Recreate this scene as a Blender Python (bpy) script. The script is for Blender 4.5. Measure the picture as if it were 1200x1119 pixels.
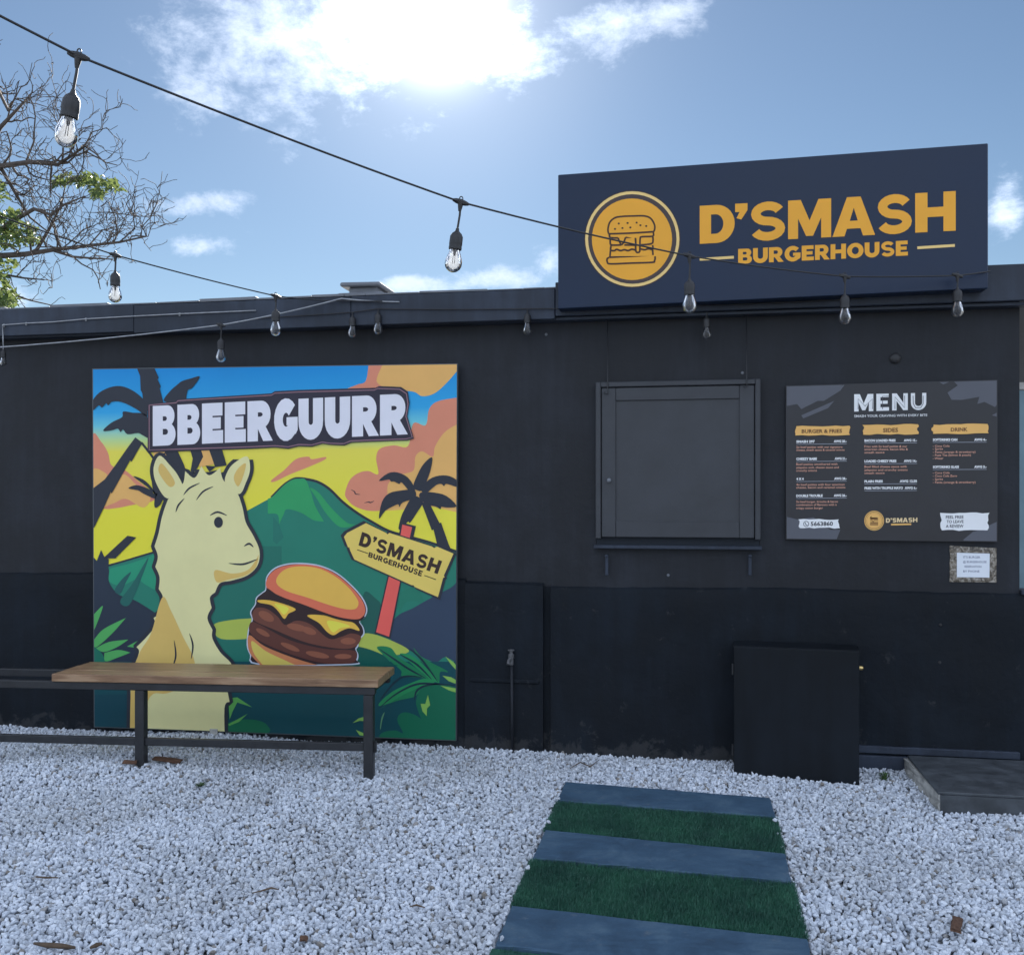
import bpy, bmesh, math, random
import numpy as np
from mathutils import Vector, Matrix, Euler
from mathutils.geometry import tessellate_polygon

for _o in list(bpy.data.objects):
    bpy.data.objects.remove(_o)
SC = bpy.context.scene
COL = SC.collection

# ------------------------------------------------------------------ camera
F_PX, HOR, DIST, EYE = 1150.0, 583.0, 5.75, 1.5      # lens and standpoint measured from the photograph
YAW = math.radians(10.4)
SY, CY = math.sin(YAW), math.cos(YAW)
cam_d = bpy.data.cameras.new('camera')
cam = bpy.data.objects.new('camera', cam_d)
COL.objects.link(cam)
cam.location = (0, -DIST, EYE)
cam.rotation_euler = (math.radians(90), 0, YAW)
cam_d.sensor_fit = 'HORIZONTAL'
cam_d.sensor_width = 36
cam_d.lens = 36 * F_PX / 1200
cam_d.shift_y = (HOR - 559.5) / 1200
cam_d.clip_start = 0.05
cam_d.clip_end = 3000
SC.camera = cam

# ------------------------------------------------------------------ sky and sun
SUN_DIR = Vector((-0.257, 0.9695, 0.498)).normalized()      # towards the sun, behind the building
ELEV = math.asin(SUN_DIR.z)
AZ = math.atan2(SUN_DIR.x, SUN_DIR.y)                        # clockwise from +Y
SKY_STRENGTH = 0.058
world = bpy.data.worlds.new('World')
SC.world = world
world.use_nodes = True


def ray(px, py):
    a = (px - 600) / F_PX
    b = (HOR - py) / F_PX
    return Vector((-SY + a * CY, CY + a * SY, b))


def build_sky():
    nt = world.node_tree
    nt.nodes.clear()
    N = nt.nodes.new
    L = nt.links.new

    def val(x):
        return x

    def math_(op, a, b=None, c=None, clamp=False):
        n = N('ShaderNodeMath')
        n.operation = op
        n.use_clamp = clamp
        for i, x in enumerate((a, b, c)):
            if x is None:
                continue
            if isinstance(x, (int, float)):
                n.inputs[i].default_value = x
            else:
                L(x, n.inputs[i])
        return n.outputs[0]

    def dot(v, d):
        n = N('ShaderNodeVectorMath')
        n.operation = 'DOT_PRODUCT'
        L(v, n.inputs[0])
        n.inputs[1].default_value = tuple(d)
        return n.outputs['Value']

    sky = N('ShaderNodeTexSky')
    sky.sky_type = 'NISHITA'
    sky.sun_disc = False
    sky.sun_elevation = ELEV
    sky.sun_rotation = AZ
    sky.altitude = 10
    sky.air_density = 1.0
    sky.dust_density = 0.0
    sky.ozone_density = 2.0
    tc = N('ShaderNodeTexCoord')
    d = tc.outputs['Generated']

    def noise(scale, detail, rough, dist, off, lac=2.1):
        mp = N('ShaderNodeMapping')
        mp.inputs['Location'].default_value = off
        mp.inputs['Scale'].default_value = (1, 1, 1.6)
        L(d, mp.inputs['Vector'])
        n = N('ShaderNodeTexNoise')
        n.inputs['Scale'].default_value = scale
        n.inputs['Detail'].default_value = detail
        n.inputs['Roughness'].default_value = rough
        n.inputs['Lacunarity'].default_value = lac
        n.inputs['Distortion'].default_value = dist
        L(mp.outputs[0], n.inputs['Vector'])
        return n.outputs['Fac']

    fine = noise(13.0, 12, 0.66, 0.12, (3.1, 1.7, 0.4))
    broad = noise(2.3, 3, 0.5, 0.0, (7.3, 2.2, 5.1))
    # cloud banks seen in the photograph: direction, angular half sizes, tilt, weight
    banks = [
        (330, 80, 0.14, 0.075, -8, 0.50), (245, 110, 0.09, 0.06, 10, .40), (420, 130, 0.06, 0.035, -20, .36), (480, 25, 0.18, 0.085, 0, 0.62), (610, 60, 0.12, 0.045, 8, 0.54),
        (720, 30, 0.11, 0.032, 12, 0.55), (790, 10, 0.06, 0.020, 10, 0.50), (300, 5, 0.09, 0.03, 0, 0.45),
        (240, 236, 0.062, 0.015, 10, 0.52), (240, 290, 0.042, 0.016, 5, 0.50), (130, 118, 0.055, 0.03, -35, 0.27),
        (600, 326, 0.070, 0.020, 6, 0.56), (490, 334, 0.050, 0.013, 0, 0.54), (640, 310, 0.028, 0.026, 0, .48),
        (1178, 238, 0.022, 0.038, 0, 0.52), (10, 345, 0.035, 0.022, 0, 0.46),
        (500, 180, 0.025, 0.012, 0, .25),
    ]
    total = None
    for (px, py, sx, sy, tilt, w) in banks:
        c = ray(px, py).normalized()
        r0 = c.cross(Vector((0, 0, 1))).normalized()
        u0 = r0.cross(c).normalized()
        t = math.radians(tilt)
        r = r0 * math.cos(t) + u0 * math.sin(t)
        u = -r0 * math.sin(t) + u0 * math.cos(t)
        a = math_('POWER', math_('MULTIPLY', dot(d, r), 1 / sx), 2.0)
        b = math_('POWER', math_('MULTIPLY', dot(d, u), 1 / sy), 2.0)
        g = math_('POWER', 2.718, math_('MULTIPLY', math_('ADD', a, b), -1.0))
        g = math_('MULTIPLY', g, math_('MULTIPLY', math_('GREATER_THAN', dot(d, c), 0.0), w))
        total = g if total is None else math_('MAXIMUM', total, g)
    # cloud added mostly out of view, to brighten the shaded yard
    gap = math_('POWER', math_('MAXIMUM', dot(d, ray(620, 250).normalized()), 0.0), 5.0)      # keeps the added cloud thin within view
    sc_ = math_('MULTIPLY', math_('SUBTRACT', math_('SUBTRACT', broad, 0.34), math_('MULTIPLY', gap, 0.35)), 3.0)
    sc_ = math_('MINIMUM', math_('MAXIMUM', sc_, 0.0), 0.6)
    total = math_('MAXIMUM', total, sc_)
    dens = math_('SUBTRACT', math_('ADD', math_('MULTIPLY', fine, 1.25), total), 0.90)
    mr = N('ShaderNodeMapRange')
    mr.interpolation_type = 'SMOOTHSTEP'
    mr.inputs['From Min'].default_value = 0.0
    mr.inputs['From Max'].default_value = 0.46
    L(dens, mr.inputs['Value'])
    cover = mr.outputs[0]
    sd = math_('MAXIMUM', dot(d, SUN_DIR), 0.0)
    # clouds against the sun are lit through: greyer where thick, brilliant close to the sun; away from it they are lit full on
    glow1 = math_('ADD', math_('MULTIPLY', math_('POWER', sd, 400.0), CLOUD_GLOW), math_('MULTIPLY', math_('POWER', sd, 60.0), 2.5))
    front = math_('MULTIPLY', math_('SUBTRACT', 1.0, math_('MULTIPLY', math_('POWER', sd, 2.0), 0.55)), CLOUD_BASE)
    billow = noise(24.0, 8, 0.6, 0.3, (1.3, 4.4, 2.0))
    thick = math_('SUBTRACT', 1.22, math_('ADD', math_('MULTIPLY', cover, 0.16), math_('MULTIPLY', billow, 0.36)))
    rad = math_('MULTIPLY', math_('ADD', glow1, front), thick)
    comb = N('ShaderNodeCombineColor')
    L(math_('MULTIPLY', rad, 0.88), comb.inputs[0])
    L(rad, comb.inputs[1])
    L(math_('MULTIPLY', rad, 1.22), comb.inputs[2])
    mix = N('ShaderNodeMix')
    mix.data_type = 'RGBA'
    L(cover, mix.inputs['Factor'])
    hs_ = N('ShaderNodeHueSaturation')          # dims the clear sky as a whole
    hs_.inputs['Saturation'].default_value = 1.0
    hs_.inputs['Value'].default_value = 0.385
    L(sky.outputs[0], hs_.inputs['Color'])
    # bright aureole of the sun itself
    au = math_('ADD', math_('MULTIPLY', math_('POWER', sd, 1100.0), 16.0), math_('ADD', math_('MULTIPLY', math_('POWER', sd, 110.0), 1.5), math_('MULTIPLY', math_('POWER', sd, 14.0), 0.35)))
    aud = N('ShaderNodeVectorMath')
    aud.operation = 'ADD'
    L(hs_.outputs[0], aud.inputs[0])
    L(au, aud.inputs[1])
    L(aud.outputs[0], mix.inputs['A'])
    L(comb.outputs[0], mix.inputs['B'])
    bg = N('ShaderNodeBackground')
    bg.inputs['Strength'].default_value = SKY_STRENGTH
    L(mix.outputs['Result'], bg.inputs['Color'])
    out = N('ShaderNodeOutputWorld')
    L(bg.outputs[0], out.inputs['Surface'])


CLOUD_BASE = 9.5
CLOUD_GLOW = 20.0
build_sky()

sun_d = bpy.data.lights.new('sun', 'SUN')
sun_d.energy = 4.5
sun_d.angle = math.radians(0.53)
sun_d.color = (1.0, 0.95, 0.87)
sun = bpy.data.objects.new('sun', sun_d)
COL.objects.link(sun)
sun.location = SUN_DIR * 30
sun.rotation_euler = SUN_DIR.to_track_quat('Z', 'Y').to_euler()

SC.view_settings.view_transform = 'Standard'
SC.view_settings.look = 'None'
SC.view_settings.gamma = 1
SC.view_settings.use_curve_mapping = False
SC.view_settings.exposure = 2.08
SC.render.engine = 'CYCLES'
SC.cycles.max_bounces = 14
SC.cycles.diffuse_bounces = 8
SC.cycles.transparent_max_bounces = 12
SC.cycles.caustics_refractive = False
SC.cycles.caustics_reflective = False
SC.cycles.sample_clamp_indirect = 6

# ------------------------------------------------------------------ helpers
RNG = random.Random(7)


def P(px, py, Y):
    """where the line of sight through a pixel meets the upright plane y = Y"""
    r = ray(px, py)
    t = (Y + DIST) / r.y
    return Vector((t * r.x, Y, EYE + t * r.z))


def G(px, py, z=0.0):
    r = ray(px, py)
    t = (z - EYE) / r.z
    return Vector((t * r.x, -DIST + t * r.y, z))


def T(px, py, t):
    r = ray(px, py)
    return Vector((t * r.x, -DIST + t * r.y, EYE + t * r.z))


def lin(c):
    out = []
    for v in c:
        v = v / 255.0
        out.append(v / 12.92 if v <= 0.04045 else ((v + 0.055) / 1.055) ** 2.4)
    return tuple(out)


MATS = {}


def new_mat(name):
    m = bpy.data.materials.new(name)
    m.use_nodes = True
    nt = m.node_tree
    b = nt.nodes['Principled BSDF']
    return m, nt, b


def link(nt, a, b):
    nt.links.new(a, b)


def coords(nt, scale=(1, 1, 1), kind='Object'):
    tc = nt.nodes.new('ShaderNodeTexCoord')
    mp = nt.nodes.new('ShaderNodeMapping')
    mp.inputs['Scale'].default_value = scale
    link(nt, tc.outputs[kind], mp.inputs['Vector'])
    return mp.outputs[0]


def world_coords(nt, scale=(1, 1, 1)):
    g = nt.nodes.new('ShaderNodeNewGeometry')
    mp = nt.nodes.new('ShaderNodeMapping')
    mp.inputs['Scale'].default_value = scale
    link(nt, g.outputs['Position'], mp.inputs['Vector'])
    return mp.outputs[0]


def noise(nt, vec, scale, detail=4, rough=0.55, dist=0.0):
    n = nt.nodes.new('ShaderNodeTexNoise')
    n.inputs['Scale'].default_value = scale
    n.inputs['Detail'].default_value = detail
    n.inputs['Roughness'].default_value = rough
    n.inputs['Distortion'].default_value = dist
    link(nt, vec, n.inputs['Vector'])
    return n.outputs['Fac']


def ramp(nt, fac, stops):
    r = nt.nodes.new('ShaderNodeValToRGB')
    e = r.color_ramp.elements
    while len(e) < len(stops):
        e.new(0.5)
    for el, (p, c) in zip(e, stops):
        el.position = p
        el.color = (c[0], c[1], c[2], 1) if isinstance(c, (tuple, list)) else (c, c, c, 1)
    link(nt, fac, r.inputs['Fac'])
    return r.outputs['Color']


def bump(nt, b, height, strength, dist=0.01):
    bp = nt.nodes.new('ShaderNodeBump')
    bp.inputs['Strength'].default_value = strength
    bp.inputs['Distance'].default_value = dist
    link(nt, height, bp.inputs['Height'])
    link(nt, bp.outputs[0], b.inputs['Normal'])


def plain(name, c, rough=0.5, metal=0.0, spec=0.5, var=0.0, vscale=8.0, bstr=0.0, bscale=40.0):
    if name in MATS:
        return MATS[name]
    m, nt, b = new_mat(name)
    b.inputs['Roughness'].default_value = rough
    b.inputs['Metallic'].default_value = metal
    b.inputs['Specular IOR Level'].default_value = spec
    b.inputs['Base Color'].default_value = (*c, 1)
    if var:
        v = world_coords(nt)
        n = noise(nt, v, vscale, 6, 0.6)
        col = ramp(nt, n, [(0.3, tuple(x * (1 - var) for x in c)), (0.7, tuple(min(1, x * (1 + var)) for x in c))])
        link(nt, col, b.inputs['Base Color'])
        rr_ = ramp(nt, n, [(0.25, max(0.05, rough - 0.08)), (0.75, min(1, rough + 0.1))])
        link(nt, rr_, b.inputs['Roughness'])
    if bstr:
        v = world_coords(nt)
        bump(nt, b, noise(nt, v, bscale, 5, 0.6), bstr, 0.004)
    MATS[name] = m
    return m


PRINT_GAIN = 1.0


def ink(c, rough=0.42):
    key = 'ink_%d_%d_%d' % tuple(c)
    if key in MATS:
        return MATS[key]
    m, nt, b = new_mat(key)
    l = tuple(min(0.85, x * PRINT_GAIN) for x in lin(c))
    b.inputs['Roughness'].default_value = rough
    b.inputs['Specular IOR Level'].default_value = 0.35
    v = world_coords(nt)
    n = noise(nt, v, 3.0, 5, 0.6)
    col = ramp(nt, n, [(0.3, tuple(x * 0.95 for x in l)), (0.7, tuple(min(0.9, x * 1.04) for x in l))])
    link(nt, col, b.inputs['Base Color'])
    MATS[key] = m
    return m


ORIGIN = {}


def props(o, label=None, cat=None, group=None, kind=None):
    if label:
        o['label'] = label
    if cat:
        o['category'] = cat
    if group:
        o['group'] = group
    if kind:
        o['kind'] = kind
    return o


def thing(name, loc, label, cat, group=None):
    o = bpy.data.objects.new(name, None)
    o.empty_display_size = 0.1
    COL.objects.link(o)
    o.location = loc
    ORIGIN[o] = Vector(loc)
    return props(o, label, cat, group)


def mesh_obj(name, me, parent=None):
    o = bpy.data.objects.new(name, me)
    COL.objects.link(o)
    if parent is not None:
        o.parent = parent
        ORIGIN[o] = ORIGIN[parent]
    else:
        ORIGIN[o] = Vector((0, 0, 0))
    return o


class MB:
    """collects faces in world coordinates; build() links them as ONE mesh object"""

    def __init__(s):
        s.v, s.f, s.m, s.mats = [], [], [], []

    def slot(s, mat):
        if mat not in s.mats:
            s.mats.append(mat)
        return s.mats.index(mat)

    def add(s, verts, faces, mat=None):
        k = len(s.v)
        mi = s.slot(mat) if mat is not None else 0
        s.v += [tuple(x) for x in verts]
        for f in faces:
            s.f.append(tuple(i + k for i in f))
            s.m.append(mi)
        return s

    def bm(s, b, mat=None):
        b.verts.index_update()
        s.add([v.co for v in b.verts], [[v.index for v in f.verts] for f in b.faces], mat)
        b.free()
        return s

    def box(s, lo, hi, bevel=0.0, mat=None, rot=None, seg=1):
        lo, hi = Vector(lo), Vector(hi)
        b = bmesh.new()
        bmesh.ops.create_cube(b, size=1)
        c = (lo + hi) / 2
        sz = hi - lo
        for v in b.verts:
            v.co = Vector((v.co.x * sz.x, v.co.y * sz.y, v.co.z * sz.z))
        if bevel:
            bmesh.ops.bevel(b, geom=list(b.edges), offset=bevel, segments=seg, affect='EDGES', profile=0.5)
        M = Matrix.Translation(c) @ (rot.to_4x4() if rot is not None else Matrix.Identity(4))
        for v in b.verts:
            v.co = M @ v.co
        return s.bm(b, mat)

    def tube(s, path, rad, n=8, mat=None, caps=True):
        path = [Vector(p) for p in path]
        if not isinstance(rad, (list, tuple)):
            rad = [rad] * len(path)
        vs, fs = [], []
        up = Vector((0.13, 0.21, 1)).normalized()
        prev = None
        for i, p in enumerate(path):
            a = path[max(0, i - 1)]
            c = path[min(len(path) - 1, i + 1)]
            d = (c - a)
            if d.length < 1e-9:
                d = Vector((0, 0, 1))
            d.normalize()
            if prev is None:
                x = d.cross(up)
                if x.length < 1e-3:
                    x = d.cross(Vector((1, 0, 0)))
            else:
                x = prev - d * prev.dot(d)
                if x.length < 1e-5:
                    x = d.cross(up)
            x.normalize()
            prev = x
            y = d.cross(x)
            for k in range(n):
                t = 2 * math.pi * k / n
                vs.append(p + (x * math.cos(t) + y * math.sin(t)) * rad[i])
        for i in range(len(path) - 1):
            for k in range(n):
                k2 = (k + 1) % n
                fs.append((i * n + k, i * n + k2, (i + 1) * n + k2, (i + 1) * n + k))
        if caps:
            fs.append(tuple(range(n - 1, -1, -1)))
            m = (len(path) - 1) * n
            fs.append(tuple(m + k for k in range(n)))
        return s.add(vs, fs, mat)

    def lathe(s, prof, base, n=20, mat=None, axis=None):
        """profile of (radius, height) turned round a vertical (or given) axis"""
        base = Vector(base)
        q = Vector((0, 0, 1)).rotation_difference(Vector(axis).normalized()) if axis is not None else None
        vs, fs = [], []
        for (r, h) in prof:
            for k in range(n):
                t = 2 * math.pi * k / n
                v = Vector((r * math.cos(t), r * math.sin(t), h))
                if q is not None:
                    v = q @ v
                vs.append(base + v)
        for i in range(len(prof) - 1):
            for k in range(n):
                k2 = (k + 1) % n
                fs.append((i * n + k, i * n + k2, (i + 1) * n + k2, (i + 1) * n + k))
        return s.add(vs, fs, mat)

    def build(s, name, mat=None, parent=None, smooth=False, angle=None):
        me = bpy.data.meshes.new(name)
        org = ORIGIN[parent] if parent is not None else Vector((0, 0, 0))
        me.from_pydata([(x - org.x, y - org.y, z - org.z) for x, y, z in s.v], [], s.f)
        if s.mats:
            for m_ in s.mats:
                me.materials.append(m_)
            me.polygons.foreach_set('material_index', s.m)
        elif mat is not None:
            me.materials.append(mat)
        if smooth:
            me.polygons.foreach_set('use_smooth', [True] * len(me.polygons))
            if angle:
                try:
                    me.set_sharp_from_angle(angle=math.radians(angle))
                except Exception:
                    pass
        me.update()
        return mesh_obj(name, me, parent)


def solid_box(name, lo, hi, mat, parent=None, bevel=0.004, rot=None):
    return MB().box(lo, hi, bevel, None, rot).build(name, mat, parent)


def spline(pts, closed=True, n=5):
    """smooth curve through points; a point given as (x, y, 1) keeps its corner"""
    m = len(pts)
    out = []
    rng = range(m) if closed else range(m - 1)
    for i in rng:
        p0 = pts[(i - 1) % m] if closed else pts[max(0, i - 1)]
        p1, p2 = pts[i], pts[(i + 1) % m]
        p3 = pts[(i + 2) % m] if closed else pts[min(m - 1, i + 2)]
        if len(p1) > 2:
            p0 = p1
        if len(p2) > 2:
            p3 = p2
        for k in range(n):
            t = k / n
            o = []
            for a in range(2):
                m1 = (p2[a] - p0[a]) * 0.5
                m2 = (p3[a] - p1[a]) * 0.5
                o.append((2 * t ** 3 - 3 * t ** 2 + 1) * p1[a] + (t ** 3 - 2 * t ** 2 + t) * m1
                         + (-2 * t ** 3 + 3 * t ** 2) * p2[a] + (t ** 3 - t ** 2) * m2)
            out.append(tuple(o))
    if not closed:
        out.append((pts[-1][0], pts[-1][1]))
    return out


def stroke(pts, w, taper=False):
    """polygon round an open line; w is its full width"""
    L_, R_ = [], []
    m = len(pts)
    for i, p in enumerate(pts):
        a, c = pts[max(0, i - 1)], pts[min(m - 1, i + 1)]
        dx, dy = c[0] - a[0], c[1] - a[1]
        l = math.hypot(dx, dy) or 1
        ww = w * 0.5
        if taper:
            ww *= max(0.08, math.sin(math.pi * (0.06 + 0.88 * i / (m - 1))))
        nx, ny = -dy / l * ww, dx / l * ww
        L_.append((p[0] + nx, p[1] + ny))
        R_.append((p[0] - nx, p[1] - ny))
    return L_ + R_[::-1]


def clip_poly(poly, quad):
    """keep the part of a polygon inside a convex quad"""
    cx = sum(q[0] for q in quad) / 4
    cy = sum(q[1] for q in quad) / 4
    out = list(poly)
    for i in range(4):
        a, b = quad[i], quad[(i + 1) % 4]

        def side(p):
            return (b[0] - a[0]) * (p[1] - a[1]) - (b[1] - a[1]) * (p[0] - a[0])
        sg = 1 if side((cx, cy)) > 0 else -1
        src, out = out, []
        for k in range(len(src)):
            p, q = src[k], src[(k + 1) % len(src)]
            sp, sq = side(p) * sg, side(q) * sg
            if sp >= 0:
                out.append(p)
            if (sp >= 0) != (sq >= 0):
                t = sp / (sp - sq)
                out.append((p[0] + t * (q[0] - p[0]), p[1] + t * (q[1] - p[1])))
        if not out:
            return []
    return out


class Print(MB):
    """flat print on an upright board at depth Y; polygons given as points of the photograph are carried onto the board,
    each ink layer a fraction of a millimetre proud of the one below"""
    STEP = 0.00035

    def __init__(s, Y, clip=None):
        super().__init__()
        s.Y, s.clip, s.layer = Y, clip, 1

    def poly(s, pts, c, layer=None, holes=(), mat=None):
        if layer is None:
            layer = s.layer
            s.layer += 1
        pts = [(p[0], p[1]) for p in pts]
        if s.clip is not None:
            pts = clip_poly(pts, s.clip)
            if len(pts) < 3:
                return s
        loops = [pts] + [[(p[0], p[1]) for p in h] for h in holes]
        y = s.Y - layer * s.STEP
        vl = [[Vector((p[0], p[1], 0)) for p in l] for l in loops]
        tris = tessellate_polygon(vl)
        flat = [P(p[0], p[1], y) for l in loops for p in l]
        fs = []
        for t in tris:
            a, b, d = (flat[i] for i in t)
            nrm = (b - a).cross(d - a)
            fs.append(tuple(t) if nrm.y < 0 else (t[0], t[2], t[1]))
        s.add(flat, fs, mat or ink(c))
        return s

    def line(s, pts, w, c, layer=None, taper=False, smooth=True):
        q = spline(pts, False, 6) if smooth and len(pts) > 2 else [(p[0], p[1]) for p in pts]
        return s.poly(stroke(q, w, taper), c, layer)


def zoom(ox, oy, k):
    """points read in an enlarged crop of the photograph -> points of the photograph"""
    return lambda pts: [((p[0] / k + ox, p[1] / k + oy) + tuple(p[2:])) for p in pts]


# ---- heavy block capitals drawn as outlines (unit height, y up)
def rr(x0, y0, x1, y1, tl=0, tr=0, br=0, bl=0, ry=None, n=7):
    out = []
    for (cx, cy, r, a0) in ((x0, y1, tl, 180), (x1, y1, tr, 90), (x1, y0, br, 0), (x0, y0, bl, 270)):
        if r == 0:
            out.append((cx, cy))
            continue
        ox = cx + r if cx == x0 else cx - r
        rv = min(ry if ry else r, (y1 - y0) / 2)
        oy = cy - rv if cy == y1 else cy + rv
        for k in range(n + 1):
            t = math.radians(a0 - 90 * k / n)
            out.append((ox + r * math.cos(t), oy + rv * math.sin(t)))
    return out


def glyph(ch, s=0.27):
    h = s * 0.86
    if ch == 'D':
        return 0.88, [(rr(0, 0, .88, 1, 0, .46, .46, 0, .5), [rr(s, h, .88 - s, 1 - h, 0, .2, .2, 0, .26)])]
    if ch == 'O':
        return 1.0, [(rr(0, -.01, 1.0, 1.01, .5, .5, .5, .5), [rr(s, h, 1.0 - s, 1 - h, .23, .23, .23, .23)])]
    if ch == 'B':
        return .84, [(rr(0, .47, .80, 1, 0, .26, .26, 0), [rr(s, .615, .52, 1 - h * .85, 0, .08, .08, 0)]),
                     (rr(0, 0, .84, .56, 0, .28, .28, 0), [rr(s, h * .85, .56, .415, 0, .09, .09, 0)])]
    if ch == 'R':
        return .88, [(rr(0, .32, .82, 1, 0, .33, .33, 0), [rr(s, .32 + h * .9, .54, 1 - h * .9, 0, .1, .1, 0)]),
                     ([(0, 0), (0, .5), (s, .5), (s, 0)], []),
                     ([(.30, .42), (.60, .42), (.90, 0), (.56, 0)], [])]
    if ch == 'E':
        return .74, [([(0, 0), (0, 1), (.72, 1), (.72, 1 - h), (s, 1 - h), (s, .5 + h * .45), (.66, .5 + h * .45), (.66, .5 - h * .45),
                       (s, .5 - h * .45), (s, h), (.74, h), (.74, 0)], [])]
    if ch == 'H':
        return .94, [([(0, 0), (0, 1), (s, 1), (s, .5 + h / 2), (.94 - s, .5 + h / 2), (.94 - s, 1), (.94, 1), (.94, 0), (.94 - s, 0),
                       (.94 - s, .5 - h / 2), (s, .5 - h / 2), (s, 0)], [])]
    if ch == 'M':
        return 1.12, [([(0, 0), (0, 1), (.33, 1), (.56, .46), (.79, 1), (1.12, 1), (1.12, 0), (.86, 0), (.86, .52), (.65, .06), (.47, .06),
                        (.26, .52), (.26, 0)], [])]
    if ch == 'N':
        return .92, [([(0, 0), (0, 1), (.27, 1), (.66, .44), (.66, 1), (.92, 1), (.92, 0), (.65, 0), (.26, .56), (.26, 0)], [])]
    if ch == 'A':
        return 1.06, [([(0, 0), (.36, 1), (.70, 1), (1.06, 0), (.76, 0), (.70, .19), (.36, .19), (.30, 0)], [[(.43, .39), (.63, .39), (.53, .72)]])]
    if ch == 'U':
        w = .9
        p = [(s / 2, 1), (s / 2, .46)]
        for k in range(1, 12):
            t = math.pi + math.pi * k / 12
            p.append((w / 2 + (w / 2 - s / 2) * math.cos(t), .42 + (.42 - h / 2) * math.sin(t)))
        p += [(w - s / 2, .46), (w - s / 2, 1)]
        return w, [(stroke(p, s), [])]
    if ch == 'S':
        t_ = .225
        ry = (1.02 - t_) / 4
        p = []
        for k in range(15):
            a = math.radians(22 + (270 - 22) * k / 14)
            p.append((.44 + .285 * math.cos(a), .5 + ry + ry * math.sin(a)))
        for k in range(1, 15):
            a = math.radians(90 - (250 * k / 14))
            p.append((.43 + .30 * math.cos(a), .5 - ry + ry * math.sin(a)))
        return .86, [(stroke(p, t_), [])]
    if ch == 'G':
        p = []
        for k in range(0, 17):
            t = math.radians(40 + (332 - 40) * k / 16)
            p.append((.5 + (.5 - s / 2) * math.cos(t), .5 + (.51 - h / 2) * math.sin(t)))
        return .98, [(stroke(p, s * .97), []), ([(.52, .56), (.98, .56), (.98, .24), (.90, .14), (.70, .14), (.70, .36), (.52, .36)], [])]
    if ch == 'Y':
        return .9, [([(0, 1), (.3, 1), (.45, .66), (.6, 1), (.9, 1), (.59, .4), (.59, 0), (.31, 0), (.31, .4)], [])]
    if ch == "'":
        return .28, [([(0, 1), (.28, 1), (.28, .82), (.14, .58), (.03, .62), (.1, .78), (0, .78)], [])]
    return .4, []


def on_quad(q, u, v):
    """u right, v up inside the quad tl, tr, br, bl"""
    tl, tr, br, bl = q
    tx, ty = tl[0] + (tr[0] - tl[0]) * u, tl[1] + (tr[1] - tl[1]) * u
    bx, by = bl[0] + (br[0] - bl[0]) * u, bl[1] + (br[1] - bl[1]) * u
    return (bx + (tx - bx) * v, by + (ty - by) * v)


def word(pr, text, quad, c, layer, gap=.09, s=.27, spans=None):
    """block capitals filling a quad; spans gives each letter's own left and right end as a share of the quad's width"""
    gl = [glyph(ch, s) for ch in text]
    tot = sum(g[0] for g in gl) + gap * (len(text) - 1)
    x = 0.0
    for i, (w, pieces) in enumerate(gl):
        u0, u1 = (x / tot, (x + w) / tot) if spans is None else spans[i]
        for k, (outer, holes) in enumerate(pieces):
            f = lambda p: on_quad(quad, u0 + (u1 - u0) * p[0] / w, p[1])
            pr.poly([f(p) for p in outer], c, layer + k * .34, [[f(p) for p in h] for h in holes])
        x += w + gap


_font_cache = {}


def font_text(pr, text, quad, c, layer, bold=0.0, fit=True):
    """small type; quad gives cap height and, when fit, the full width"""
    key = (text, bold)
    if key not in _font_cache:
        cu = bpy.data.curves.new('type', 'FONT')
        cu.body = text
        cu.size = 1.0
        cu.offset = bold
        cu.resolution_u = 2
        ob = bpy.data.objects.new('type', cu)
        COL.objects.link(ob)
        dg = bpy.context.evaluated_depsgraph_get()
        me = bpy.data.meshes.new_from_object(ob.evaluated_get(dg))
        vs = [(v.co.x, v.co.y) for v in me.vertices]
        fs = [tuple(p.vertices) for p in me.polygons]
        bpy.data.objects.remove(ob)
        bpy.data.curves.remove(cu)
        bpy.data.meshes.remove(me)
        _font_cache[key] = (vs, fs)
    vs, fs = _font_cache[key]
    if not vs:
        return
    x0, x1 = min(v[0] for v in vs), max(v[0] for v in vs)
    capH = 0.70
    y = pr.Y - layer * pr.STEP
    pts = []
    for v in vs:
        p = on_quad(quad, (v[0] - x0) / (x1 - x0), v[1] / capH)
        pts.append(P(p[0], p[1], y))
    out = []
    for f in fs:
        a, b, d = pts[f[0]], pts[f[1]], pts[f[2]]
        out.append(f if (b - a).cross(d - a).y < 0 else f[::-1])
    pr.add(pts, out, ink(c))


def ellipse(cx, cy, rx, ry, n=48, rot=0.0):
    ca, sa = math.cos(rot), math.sin(rot)
    return [(cx + rx * math.cos(t) * ca - ry * math.sin(t) * sa, cy + rx * math.cos(t) * sa + ry * math.sin(t) * ca)
            for t in (2 * math.pi * k / n for k in range(n))]

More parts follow.
